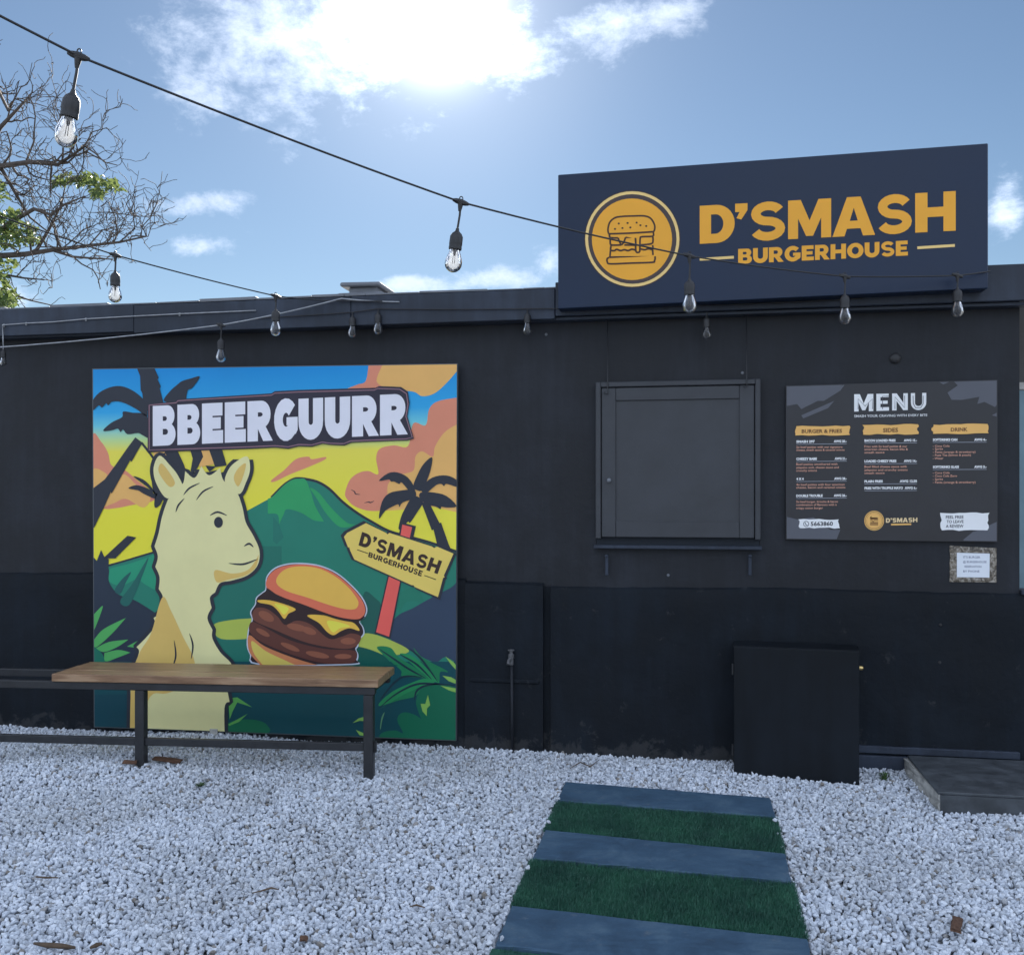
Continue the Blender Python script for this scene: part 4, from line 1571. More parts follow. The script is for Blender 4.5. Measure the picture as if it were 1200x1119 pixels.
# ------------------------------------------------------------------ menu board
NQ = [(921, 452), (1169, 445), (1169, 635), (921, 632)]
YN = -.030
mn = thing('menu_board', (1.08, -.02, 1.26), 'printed dark menu board with three orange headings, right of the serving hatch', 'menu board')
b = bmesh.new()
cs = [P(*NQ[k], YN) for k in (3, 2, 1, 0)]
fv = [b.verts.new(v) for v in cs]
bv = [b.verts.new(v + Vector((0, .028, 0))) for v in cs]
b.faces.new(fv)
b.faces.new(bv[::-1])
for i in range(4):
    j = (i + 1) % 4
    b.faces.new((fv[j], fv[i], bv[i], bv[j]))
MB().bm(b).build('panel', plain('menu_panel', (.024, .024, .028), .38, 0, .4, .25, 2.5), mn)
zn = zoom(910, 430, 4.1435)
WH, GREYB, SAL = (246, 247, 250), (90, 92, 100), (240, 174, 148)
MCL = [(922, 453), (1168, 446), (1168, 634), (922, 631)]
for k, pts in enumerate(([(40, 80), (330, 80), (250, 140), (120, 205), (100, 180), (50, 190)], [(120, 235), (280, 165), (250, 200), (130, 250)], [(200, 165), (335, 80), (310, 115), (230, 165)],
            [(860, 70), (1085, 60), (1085, 165), (1060, 195), (1010, 170), (975, 180), (985, 145), (930, 155), (900, 160), (850, 160), (830, 125), (880, 90)], [(780, 68), (850, 68), (810, 85)], [(1045, 235), (1085, 215), (1085, 245)],
            [(40, 725), (100, 740), (180, 730), (260, 790), (310, 790), (290, 840), (40, 840)], [(960, 800), (1085, 745), (1085, 850), (900, 850)], [(905, 840), (960, 795), (940, 845)])):
    pr = Print(YN - .0003, MCL)
    pr.poly(zn(pts), GREYB, .4 + k * .12)
    pr.build('brush_mark', None, mn)
pr = Print(YN - .0003, None)
word(pr, "MENU", zn([(377, 133), (727, 126), (727, 207), (377, 217)]), WH, 2, s=.24, gap=.18)
for pts in ([(396, 205), (396, 155), (430, 190), (466, 155), (466, 205)], [(515, 205), (515, 142), (545, 142)], [(575, 204), (575, 146), (622, 198), (622, 140)], [(663, 140), (664, 178), (675, 198), (700, 198), (712, 178), (712, 140)]):
    pr.line(zn(pts), .7, (70, 72, 80), 5, smooth=False)
font_text(pr, "SMASH YOUR CRAVING WITH EVERY BITE", zn([(377, 233), (732, 228), (732, 239), (377, 245)]), WH, 2, .012)


def jag(x0, y0, x1, y1, n=5, j=6, seed=1):
    r = random.Random(seed)
    L_ = [(x0 + r.uniform(-j, j), y0 + (y1 - y0) * k / n) for k in range(n + 1)]
    R_ = [(x1 + r.uniform(-j, j), y1 - (y1 - y0) * k / n) for k in range(n + 1)]
    B_ = [(x0 + (x1 - x0) * k / 8, y1 + r.uniform(-3, 3)) for k in range(1, 8)]
    T_ = [(x1 - (x1 - x0) * k / 8, y0 + r.uniform(-3, 3)) for k in range(1, 8)]
    return L_ + B_ + R_ + T_


ORM = (252, 184, 104)
for k, (x0, y0, x1, y1, txt, tx0, tx1) in enumerate(((92, 288, 354, 333, "BURGER & FRIES", 122, 318), (421, 282, 688, 329, "SIDES", 517, 590), (757, 280, 1028, 325, "DRINK", 846, 928))):
    pr.poly(zn([(x, y - (x - x0) * .012) for x, y in jag(x0 - 3, y0 - 4, x1 + 3, y1 + 5, 5, 8, k)]), (36, 30, 34), 2)
    pr.poly(zn([(x, y - (x - x0) * .012) for x, y in jag(x0, y0, x1, y1, 5, 6, k)]), ORM, 3)
    font_text(pr, txt, zn([(tx0, y0 + 16), (tx1, y0 + 14), (tx1, y1 - 14), (tx0, y1 - 12)]), (96, 54, 28), 4, .03)


def item(x0, x1, y, name, price, nx1, px0, under=True):
    sl = -.022 if x0 < 400 else (-.016 if x0 < 700 else -.010)
    f = lambda x, yy: (x, yy + (x - x0) * sl * .4)
    font_text(pr, name, zn([f(x0, y - 5), f(nx1, y - 5), f(nx1, y + 6), f(x0, y + 6)]), WH, 2, .05)
    font_text(pr, price, zn([f(px0, y - 5), f(x1, y - 5), f(x1, y + 6), f(px0, y + 6)]), WH, 2, .05)
    if under:
        pr.poly(zn([f(x0, y + 12), f(x1, y + 12), f(x1, y + 14.5), f(x0, y + 14.5)]), (150, 154, 164), 2)


def lines(x0, ys_, rows):
    for y, (t, x1) in zip(ys_, rows):
        font_text(pr, t, zn([(x0, y - 5), (x1, y - 6), (x1, y + 4), (x0, y + 5)]), SAL, 2, .004)


item(96, 341, 362, "SMASH 297", "AWG 20.-", 186, 278)
lines(96, (389, 403), (("2x beef patties with our signature", 320), ("cheese, smash sauce & caramel onions", 330)))
item(96, 341, 446, "CHEEZY BABE", "AWG 21.-", 196, 282)
lines(96, (472, 488, 503), (("Beef patties smothered with", 296), ("jalapeno aioli, cheese sauce and", 302), ("crunchy onions", 196)))
item(96, 341, 543, "4 X 4", "AWG 28.-", 132, 280)
lines(96, (571, 585), (("4x beef patties with four american", 330), ("cheese, bacon and caramel onions", 334)))
item(96, 341, 625, "DOUBLE TROUBLE", "AWG 26.-", 224, 278)
lines(96, (654, 669, 685), (("2x beef burger, brioche & bacon", 298), ("combination of flavours with a", 292), ("crispy onion burger", 226)))
item(427, 682, 357, "BACON LOADED FRIES", "AWG 15.-", 578, 618)
lines(427, (386, 400, 415), (("Fries with 2x beef patties & our", 634), ("american cheese, bacon bits &", 638), ("smash sauce", 524)))
item(427, 682, 457, "LOADED CHEEZY FRIES", "AWG 14.-", 582, 618)
lines(427, (484, 500, 515), (("Beef filled cheese sauce with", 632), ("jalapeno and crunchy onions", 636), ("smash sauce", 524)))
item(427, 682, 555, "PLAIN FRIES", "AWG 12.50", 516, 598)
item(427, 682, 588, "FRIES WITH TRUFFLE MAYO", "AWG 6.-", 614, 622)
item(759, 1020, 353, "SOFTDRINKS CAN", "AWG 4.-", 878, 960)
lines(759, (384, 398, 413, 428, 444), (("- Coca Cola", 840), ("- Sprite", 808), ("- Fanta (orange & strawberry)", 966), ("- Fuze Tea (lemon & peach)", 944), ("- Water", 810)))
item(759, 1020, 485, "SOFTDRINKS GLASS", "AWG 5.-", 886, 960)
lines(759, (514, 529, 545, 560), (("- Coca Cola", 840), ("- Coca Cola Zero", 876), ("- Sprite", 808), ("- Fanta (orange & strawberry)", 966)))
pr.poly(zn(jag(110, 740, 304, 782, 5, 6, 21)), WH, 2)
font_text(pr, "5663860", zn([(166, 752), (274, 751), (274, 770), (166, 771)]), (46, 48, 56), 3, .03)
pr.poly(zn(ellipse(144, 762, 14, 14, 20)), (70, 74, 84), 3)
pr.poly(zn(ellipse(144, 762, 11, 11, 20)), WH, 4)
pr.line(zn([(139, 756), (142, 764), (150, 768)]), .9, (70, 74, 84), 5)
pr.poly(zn(jag(800, 708, 1028, 793, 7, 6, 31)), WH, 2)
for k, t in enumerate(("FEEL FREE", "TO LEAVE", "A REVIEW")):
    font_text(pr, t, zn([(822 + 4 * (k == 1), 722 + k * 22), (908, 721 + k * 22), (908, 735 + k * 22), (822 + 4 * (k == 1), 736 + k * 22)]), (52, 54, 62), 3, .02)
for r_, c, ly in ((48, ORM, 2), (44, (70, 54, 44), 3), (42, ORM, 4), (37, (120, 76, 44), 5), (36, ORM, 6)):
    pr.poly(zn(ellipse(474, 746, r_, r_, 32)), c, ly)
icn = lambda pts: pr.line(zn(pts), .9, (96, 56, 30), 7, smooth=False)
icn([(456, 738), (456, 730), (462, 725), (486, 725), (492, 730), (492, 738), (456, 738)])
icn([(455, 745), (465, 745), (469, 752), (474, 745), (493, 745)])
icn([(455, 755), (493, 755)])
icn([(455, 760), (493, 760), (493, 766), (455, 766), (455, 760)])
word(pr, "D'SMASH", zn([(531, 734), (684, 731), (684, 753), (531, 756)]), (250, 210, 160), 2, s=.27)
pr.poly(zn([(556, 761), (654, 759), (654, 767), (556, 769)]), ORM, 2)
pr.build('menu_lettering', None, mn)

# ------------------------------------------------------------------ paper note in a plastic pouch
zo = zoom(1050, 540, 7.46)
nt_ = thing('paper_note', (1.53, 0, 1.05), 'small white paper note in a clear pouch with brown taped edges below the menu board', 'note')
YP = -.004
OUT = zo([(470, 742), (880, 765), (878, 1062), (470, 1058)])


def pouch_mat():
    m, nt, b = new_mat('crinkled_tape')
    v = world_coords(nt)
    n = noise(nt, v, 38, 5, 0.65, 1.2)
    link(nt, ramp(nt, n, [(.35, (.04, .034, .028)), (.5, (.17, .14, .105)), (.70, (.48, .44, .38))]), b.inputs['Base Color'])
    b.inputs['Roughness'].default_value = .22
    bump(nt, b, n, .6, .004)
    return m


b = MB()
fr4 = [P(*p, YP) for p in OUT]
inn = [P(*p, YP - .001) for p in zo([(530, 800), (822, 808), (818, 1022), (530, 1018)])]
for i in range(4):
    j = (i + 1) % 4
    n_ = 8
    vs, fs = [], []
    r_ = random.Random(40 + i)
    for k in range(n_ + 1):
        a = fr4[i].lerp(fr4[j], k / n_)
        c = inn[i].lerp(inn[j], k / n_)
        for u in (0, .5, 1):
            p = a.lerp(c, u)
            vs.append((p.x + r_.uniform(-.0015, .0015), p.y - (.003 * r_.random() if u == .5 else 0), p.z + r_.uniform(-.0015, .0015)))
    for k in range(n_):
        for u in range(2):
            q0 = k * 3 + u
            fs.append((q0, q0 + 1, q0 + 4, q0 + 3))
    b.add(vs, fs)
b.build('taped_edge', pouch_mat(), nt_)
pr = Print(YP - .0015)
pr.poly(zo([(532, 802), (820, 810), (817, 1020), (532, 1016)]), (228, 232, 248), 1)
pr.build('sheet', None, nt_)
pr = Print(YP - .0015)
for k, (t, x0, x1) in enumerate((("IT'S BURGER", 588, 736), ("@ BURGERHOUSE", 586, 792), ("RESERVATION", 600, 746), ("BY PHONE", 588, 730))):
    font_text(pr, t, zo([(x0, 832 + 41 * k), (x1, 833 + 41 * k), (x1, 851 + 41 * k), (x0, 850 + 41 * k)]), (96, 100, 128), 2, .01)
pr.build('handwriting', None, nt_)

# ------------------------------------------------------------------ metal cabinet against the wall
c0_, c1_ = Vector((.224, -.262, 0)), Vector((.868, -.324, 0))
ux = (c1_ - c0_).normalized()
uy = Vector((-ux.y, ux.x, 0))
cab = thing('metal_cabinet', (.55, -.2, 0), 'plain black metal cabinet with a small brass lock standing under the menu board', 'cabinet')
W_ = (c1_ - c0_).length
Rz = Matrix.Rotation(math.atan2(ux.y, ux.x), 3, 'Z')


def cabbox(u0, u1, v0, v1, z0, z1, bev):
    cc = c0_ + ux * (u0 + u1) / 2 + uy * (v0 + v1) / 2
    hw, hd = (u1 - u0) / 2, (v1 - v0) / 2
    return MB().box((cc.x - hw, cc.y - hd, z0), (cc.x + hw, cc.y + hd, z1), bev, None, Rz, 2)


cabbox(0.004, W_ - .004, .022, .215, -.03, .676, .004).build('body', M_CAB, cab)
cabbox(0, W_, 0, .02, -.02, .688, .004).build('door', M_CAB, cab)
cabbox(-.006, W_ + .006, .0215, .222, .677, .690, .003).build('lid', M_CAB, cab)
lk = c0_ + ux * (W_ + .002) + uy * .012
MB().lathe([(0, 0), (.012, 0), (.012, .014), (.008, .018), (0, .018)], (lk.x, lk.y, .600), 12, None, ux).build('lock', M_BRASS, cab, smooth=True, angle=35)
for z in (.56, .12):
    p = c0_ + ux * (-.006) + uy * .022
    MB().lathe([(0, -.03), (.007, -.03), (.007, .03), (0, .03)], (p.x, p.y, z), 10).build('hinge', M_STEEL, cab, smooth=True, angle=35)

# ------------------------------------------------------------------ concrete step by the right end
stp = thing('concrete_step', (1.9, -.4, 0), 'low concrete step with dark painted top at the right end of the wall', 'step')
b = bmesh.new()
sx0, sx1, sy0, sy1, sz = 1.155, 3.0, -.745, -.075, .088
b_v = [b.verts.new(v) for v in ((sx0 + .012, sy0, -.04), (sx1, sy0, -.04), (sx1, sy1, -.04), (sx0 - .012, sy1, -.04), (sx0 + .012, sy0, sz - .012), (sx1, sy0, sz - .012), (sx1, sy1, sz - .012), (sx0 - .012, sy1, sz - .012))]
for f in ((3, 2, 1, 0), (4, 5, 6, 7), (0, 1, 5, 4), (1, 2, 6, 5), (2, 3, 7, 6), (3, 0, 4, 7)):
    b.faces.new([b_v[k] for k in f])
bmesh.ops.subdivide_edges(b, edges=list(b.edges), cuts=5, use_grid_fill=True)
rj = random.Random(8)
for v in b.verts:
    if v.co.x < sx0 + .05:
        v.co.x += rj.uniform(-.006, .006)
        v.co.z += rj.uniform(-.004, .002) if v.co.z > .05 else 0
MB().bm(b).build('block', M_CONC, stp)
M_STEPTOP = plain('dark_step_paint', (.055, .062, .070), .6, 0, .5, .5, 9, .4, 40)
MB().box((sx0 + .004, sy0 - .006, sz - .0118), (sx1, sy1, sz + .002), .003).build('tread', M_STEPTOP, stp)
MB().box((sx0 + .016, sy0 - .0055, -.03), (sx1, sy0 - .001, sz - .0125)).build('riser', M_STEPTOP, stp)

# ------------------------------------------------------------------ bench
BZ = .53
BL, BR = Vector((-3.47, -.895, 0)), Vector((-1.645, -.742, 0))
bu = (BR - BL).normalized()
bvv = Vector((-bu.y, bu.x, 0))
Rb = Matrix.Rotation(math.atan2(bu.y, bu.x), 3, 'Z')
BLEN = (BR - BL).length
bench = thing('bench', (-2.5, -.7, 0), 'long bench with varnished plank seat on black steel frame in front of the mural', 'bench')


def bbox(u0, u1, v0, v1, z0, z1, bev=.003, seg=1):
    cc = BL + bu * (u0 + u1) / 2 + bvv * (v0 + v1) / 2
    hw, hd = (u1 - u0) / 2, (v1 - v0) / 2
    return MB().box((cc.x - hw, cc.y - hd, z0), (cc.x + hw, cc.y + hd, z1), bev, None, Rb, seg)


def plank(u0, u1, v0, v1, z0, z1):
    """mesh stored in its own axes so that the grain runs along the plank"""
    m_ = MB().box((u0, v0, z0), (u1, v1, z1), .004, None, None, 2)
    me = bpy.data.meshes.new('seat_plank')
    me.from_pydata(m_.v, [], m_.f)
    me.materials.append(M_WOOD)
    o = mesh_obj('seat_plank', me, bench)
    o.location = BL - ORIGIN[bench]
    o.rotation_euler = (0, 0, math.atan2(bu.y, bu.x))
    return o


for k in range(3):
    plank(0 + RNG.uniform(-.002, .002), BLEN + RNG.uniform(-.002, .002), .0 + k * .138, .1345 + k * .138, BZ - .042, BZ + RNG.uniform(-.0015, .001))
zt = BZ - .0425
bbox(-2.2, BLEN - .02, .012, .052, zt - .042, zt).build('front_rail', M_STEEL, bench)
bbox(-2.2, BLEN - .02, .355, .395, zt - .042, zt).build('back_rail', M_STEEL, bench)
U_R = BLEN - .055
U_L = (Vector((-2.97, -.85, 0)) - BL).dot(bu)
for u in (U_R - .004, U_L, -1.5):
    bbox(u - .02, u + .02, .0525, .3545, zt - .040, zt - .002).build('cross_bar', M_STEEL, bench)


def leg_at(u, v, zb_=-.03):
    bbox(u - .026, u + .026, v - .026, v + .026, zb_, zt - .0425).build('leg', M_STEEL, bench)


for u, vb_ in ((U_R, .30), (U_L, .29), (-1.5, .3)):
    leg_at(u, .032)
    # the rear leg is set a little further along than the front one
    pf = BL + bu * u + bvv * .032
    dd = (pf - Vector((0, -DIST, 0)))
    k_ = (vb_ - .032) / dd.dot(bvv)
    pb = pf + dd * k_
    leg_at((pb - BL).dot(bu), (pb - BL).dot(bvv))
zr = .165
bbox(-2.2, U_R - .027, .018, .046, zr - .022, zr + .020).build('lower_rail', M_STEEL, bench)
bl_ = BL + bu * (U_R + .028) + bvv * .04
MB().box((bl_.x - .003, bl_.y - .012, zr - .03), (bl_.x + .010, bl_.y + .012, zr + .03), .002, None, Rb).build('end_plate', M_STEEL, bench)

# ------------------------------------------------------------------ festoon lights
BULB_GLASS = [(.0200, .0), (.0212, -.008), (.0262, -.022), (.0312, -.036), (.0345, -.050), (.0338, -.063), (.0282, -.076), (.0180, -.0855), (.0075, -.0895), (.0004, -.090)]
SOCKET = [(.0004, .084), (.006, .084), (.0075, .076), (.009, .072), (.020, .062), (.0255, .051), (.0262, .020), (.0248, .013), (.0262, .009), (.0255, .0), (.0195, -.002), (.0004, -.002)]


def lamp(parent, hang, drop, k=1.0, lean=(0, 0), clip=True, plain_socket=True):
    """T-clip on the cable, short drop wire, rubber socket (> clear glass bulb, filament)"""
    hang = Vector(hang)
    top = hang + Vector((lean[0], lean[1], -drop))
    ax = (hang - top).normalized()
    base = top - ax * .084 * k
    m_ = MB()
    if clip:
        dirv = Vector((1, .25, -.3)).normalized()
        m_.tube([hang - dirv * .033 * k, hang - dirv * .02 * k, hang, hang + dirv * .02 * k, hang + dirv * .033 * k], [.0055 * k, .010 * k, .013 * k, .010 * k, .0055 * k], 8)
        m_.tube([hang, hang - ax * .022 * k, hang - ax * .036 * k], [.013 * k, .009 * k, .006 * k], 8)
        ring = [hang + ax * .013 * k + Vector((math.cos(t) * .007 * k, 0, math.sin(t) * .009 * k)) for t in [2 * math.pi * i / 10 for i in range(11)]]
        m_.tube(ring, .0022 * k, 5, caps=False)
    m_.tube([hang, hang.lerp(top, .5) + Vector((.002, 0, 0)), top + ax * .001], .0048 * k, 6)
    m_.lathe([(r * k, h * k) for r, h in SOCKET], base, 18, None, ax)
    so = m_.build('lamp_holder', M_RUBBER, parent, smooth=True, angle=40)
    g = MB()
    prof = [(r * k, h * k) for r, h in BULB_GLASS]
    g.lathe(prof, base, 20, None, ax)
    inner = [(max(.0003, r - .0012) * k, h * k * .985 + .0003) for r, h in BULB_GLASS][::-1]
    g.lathe(inner, base, 20, None, ax)
    gl = g.build('bulb', M_GLASS, so, smooth=True)
    fl = MB()
    for dx in (-.0045, .0045):
        fl.tube([base + Vector((dx * .6 * k, 0, 0)) - ax * .002, base + Vector((dx * k, 0, 0)) - ax * .056 * k], .0011 * k, 5)
    fl.lathe([(.0002, 0), (.006, -.001), (.005, -.014), (.0025, -.02), (.0002, -.021)], base - ax * .003, 10, None, ax)
    fl.build('filament', M_FILAMENT, so, smooth=True)
    return so


def cable_pts(pts, sag=.02, n=10):
    out = []
    for a, b_ in zip(pts[:-1], pts[1:]):
        a, b_ = Vector(a), Vector(b_)
        L_ = (b_ - a).length
        for k in range(n):
            t = k / n
            p = a.lerp(b_, t)
            p.z -= 4 * sag * L_ * t * (1 - t)
            out.append(p)
    out.append(Vector(pts[-1]))
    return out


# near string, from beyond the left of the yard to the sign
H1, H2, H3, H4, H5 = T(92, 66, 2.72), T(540, 237, 3.57), T(808, 300, 4.45), T(990, 324, 5.02), T(1122, 323, 5.10)
END = P(1160, 318, -.21)
s1 = thing('string_lights', (H2.x, H2.y, 0), 'black string of clear bulbs crossing the sky to the big sign', 'string lights', 'strings of clear bulbs')
start = H1 + (H1 - H2) * 1.5 + Vector((0, -.25, .32))
cp = cable_pts([start, H1], .01, 12)[:-1] + cable_pts([H1, H2, H3, H4, H5, END], .006)
MB().tube(cp, .0036, 7).build('cable', M_CABLE, s1, smooth=True)
lamp(s1, H1, .092, .92, (-.016, 0))
lamp(s1, H2, .095, .92, (-.012, 0))
lamp(s1, H3, .10, .92)
lamp(s1, H4, .085, .92)
lamp(s1, H5, .06, .9)
# second string, nearer the roof at the left
B0 = T(-260, 160, 3.6)
B1, B2, B3 = T(135, 299, 4.85), T(323, 347, 5.65), P(376, 352, -.14)
s2 = thing('string_lights', (B1.x, B1.y, 0), 'black string of clear bulbs running past the bare tree to the roof', 'string lights', 'strings of clear bulbs')
MB().tube(cable_pts([B0, B1, B2, B3, P(448, 353, -.14)], .006), .0036, 6).build('cable', M_CABLE, s2, smooth=True)
lamp(s2, B1, .075, .92)
lamp(s2, B2, .07, .92)
# weathered string sagging along the fascia
C0, C1, C2, C3 = P(-190, 416, -.3), P(259, 381, -.26), P(400, 350, -.14), P(468, 354, -.125)
s3 = thing('string_lights', (C1.x, -.25, 0), 'pale weathered string of bulbs sagging along the front of the roof edge', 'string lights', 'strings of clear bulbs')
MB().tube(cable_pts([C0, C1, C2, C3], .012), .0042, 6).build('cable', M_PALE, s3, smooth=True)
lamp(s3, C1, .075, .85)
# lamps hanging under the roof edge
s4 = thing('string_lights', (-.9, -.13, 0), 'dark string of small bulbs tucked under the roof edge and sign', 'string lights', 'strings of clear bulbs')
E_ = [P(300, 373, -.13), P(413, 366, -.13), P(443, 362, -.13), P(618, 362, -.13), P(828, 358, -.13), P(1010, 350, -.13)]
MB().tube(cable_pts(E_, .004), .0034, 6).build('cable', M_CABLE, s4, smooth=True)
for (px, py) in ((413, 366), (443, 362), (618, 362), (828, 366)):
    lamp(s4, P(px, py, -.13), .018, .78, clip=False)
# pale lead clipped along the fascia, ending in a lamp
s5 = thing('wall_cable', (-4.3, -.13, 2.4), 'thin pale cable clipped along the roof edge with one bulb at its end', 'cable')
K = [P(4, 412, -.135), P(3.5, 395, -.135), P(3, 381, -.135), P(30, 379, -.130), P(62, 377.5, -.130), P(100, 374, -.130), P(150, 371, -.130), P(210, 368, -.130), P(300, 364, -.130)]
MB().tube(K, .0040, 6).build('lead', M_PALE, s5, smooth=True)
for p in (K[2], K[3], K[5], K[7]):
    MB().box((p.x - .006, -.128, p.z - .012), (p.x + .006, -.1185, p.z + .008), .002).build('cable_clip', M_PALE, s5)
lamp(s5, K[0] + Vector((0, 0, .02)), .006, .62, clip=False)

# ------------------------------------------------------------------ bare tree behind the shop
TY = 3.4
tree = thing('bare_tree', (P(-150, 300, TY).x, TY, 0), 'crooked half bare tree with few green leaves behind the roof at left', 'tree')
r_ = random.Random(12)
br_mb = MB()
tips = []


def limb(path, r0, r1, depth):
    """path of points; spawns crooked side twigs"""
    n = len(path)
    rad = [r0 + (r1 - r0) * i / (n - 1) for i in range(n)]
    br_mb.tube(path, rad, 6 if depth < 2 else 4 if depth < 3 else 3, caps=depth < 2)
    if depth >= 4:
        return
    total = sum((path[i + 1] - path[i]).length for i in range(n - 1))
    count = int(total * (6.5, 6.3, 6.5, 3.5)[depth]) + (1 if depth < 3 else 0)
    for k in range(count):
        t = r_.uniform(.12, 1.0) * (n - 1)
        i = min(n - 2, int(t))
        p = path[i].lerp(path[i + 1], t - i)
        d = (path[i + 1] - path[i]).normalized()
        side = Vector((r_.uniform(-1, 1), r_.uniform(-1, 1) * .7, r_.uniform(-.7, 1.1)))
        d = (d * .75 + side.normalized() * .95).normalized()
        L_ = (.66, .40, .24, .13)[depth] * r_.uniform(.5, 1.25)
        rr_ = max(.0038, (rad[i] * .55) * r_.uniform(.6, 1))
        rr_ = min(rr_, (.02, .012, .0075, .0050)[depth])
        grow(p, d, L_, rr_, depth + 1)


def grow(p, d, L_, rad0, depth):
    seg = 6 if depth < 3 else 5
    pts = [p.copy()]
    q = p.copy()
    for s_ in range(seg):
        d = (d + Vector((r_.gauss(0, .42), r_.gauss(0, .30), r_.gauss(.07, .42)))).normalized()
        q = q + d * (L_ / seg)
        pts.append(q.copy())
    tips.append((q.copy(), depth))
    limb(pts, rad0, max(.0028, rad0 * .45), depth)


def to(pxs, Y=TY, dy=None):
    return [P(x, y, Y + (dy[i] if dy else 0)) for i, (x, y) in enumerate(pxs)]


fork = P(-150, 330, TY)
trunk = [Vector((fork.x + .15, TY + .1, -.1)), Vector((fork.x + .05, TY + .05, .9)), Vector((fork.x + .08, TY, 1.9)), fork]
tb = MB().tube(trunk, [.19, .15, .13, .115], 12)
limb([fork] + to([(-80, 240), (-30, 205), (0, 195), (35, 190), (68, 193), (88, 180), (101, 169)], dy=[.1, .05, 0, -.1, -.15, -.2, -.25]), .042, .009, 0)
limb([fork] + to([(-90, 310), (-40, 300), (0, 300), (30, 298), (62, 293), (104, 288), (140, 284), (172, 277)], dy=[.1, .05, 0, -.05, .05, .1, .15, .2]), .045, .007, 0)
limb([fork] + to([(-90, 330), (-30, 318), (0, 321), (28, 326), (52, 328)], dy=[0, 0, 0, .1, .1]), .025, .006, 1)
limb(to([(60, 293), (85, 301), (110, 303), (132, 304)], dy=[.05, 0, -.1, -.15]), .016, .006, 1)
limb([fork] + to([(-60, 355), (-20, 345), (0, 340), (35, 352), (70, 360)], dy=[0, 0, 0, .1, .1]), .02, .005, 2)
limb([fork] + to([(-120, 200), (-60, 120), (-25, 60), (10, 130), (20, 110)], dy=[.3, .3, .2, .1, .1]), .04, .009, 1)
limb(to([(-30, 205), (0, 150), (14, 135), (30, 118), (38, 108)], dy=[0, 0, 0, .1, .1]), .03, .006, 1)
limb(to([(-30, 300), (10, 262), (40, 245), (60, 252), (75, 240), (100, 230)], dy=[0, 0, -.2, -.2, -.3, -.3]), .03, .006, 1)
limb(to([(40, 298), (58, 268), (72, 240), (76, 220)], dy=[0, .1, .2, .2]), .02, .006, 1)
limb(to([(0, 195), (20, 230), (35, 255), (60, 275)], dy=[0, .15, .25, .3]), .02, .006, 1)
limb(to([(88, 180), (100, 172), (112, 180), (122, 190), (138, 194)], dy=[-.2, -.22, -.25, -.25, -.25]), .011, .004, 2)
limb(to([(100, 170), (108, 155), (125, 150), (132, 158)], dy=[-.25] * 4), .008, .004, 2)
limb(to([(140, 284), (158, 268), (156, 252), (150, 243)], dy=[.15, .2, .2, .2]), .009, .004, 2)
limb(to([(165, 279), (172, 277), (168, 268), (174, 262), (186, 260)], dy=[.2] * 5), .008, .004, 2)
limb(to([(104, 288), (120, 270), (136, 266), (150, 262)], dy=[.1] * 4), .010, .004, 2)
tb.build('trunk', M_BARK, tree, smooth=True)
br_mb.build('branches', M_BARK, tree, smooth=True)
lf = MB()
rl = random.Random(77)


def leaves(cx_, cy_, rx, ry, count, dy=0.0, size=.03):
    for k in range(count):
        while True:
            a, b_ = rl.uniform(-1, 1), rl.uniform(-1, 1)
            if a * a + b_ * b_ < 1:
                break
        p = P(cx_ + a * rx, cy_ + b_ * ry, TY + dy + rl.uniform(-.25, .25))
        e = Euler((rl.uniform(-1.2, 1.2), rl.uniform(-1.2, 1.2), rl.uniform(0, 6.28))).to_matrix()
        s_ = size * rl.uniform(.6, 1.25)
        lf.add([p + e @ Vector(v) for v in ((0, 0, 0), (s_ * .28, s_ * .35, s_ * .06), (s_ * .22, s_ * .8, s_ * .04), (0, s_ * 1.15, 0), (-s_ * .22, s_ * .8, s_ * .04), (-s_ * .28, s_ * .35, s_ * .06))],
               [(0, 1, 2, 3), (0, 3, 4, 5)])


for (x, y, rx, ry, c, dy) in ((78, 212, 12, 6, 90, .2), (100, 211, 12, 7, 110, 0), (118, 217, 12, 10, 130, -.2), (135, 219, 7, 4, 40, -.2), (113, 229, 7, 4, 30, -.2), (66, 214, 6, 5, 30, .1), (8, 255, 18, 10, 160, 0), (20, 270, 24, 10, 220, .1),
                              (8, 282, 20, 9, 160, 0), (36, 282, 12, 5, 60, .1), (10, 310, 12, 6, 50, 0), (2, 325, 6, 4, 30, 0), (5, 352, 16, 13, 320, -.1), (-6, 340, 20, 20, 200, .1), (0, 225, 6, 14, 60, .1), (-30, 200, 20, 40, 150, .2), (-40, 280, 30, 40, 300, 0)):
    leaves(x, y, rx, ry, c, dy, .060)
lf.build('leaves', M_LEAF, tree)

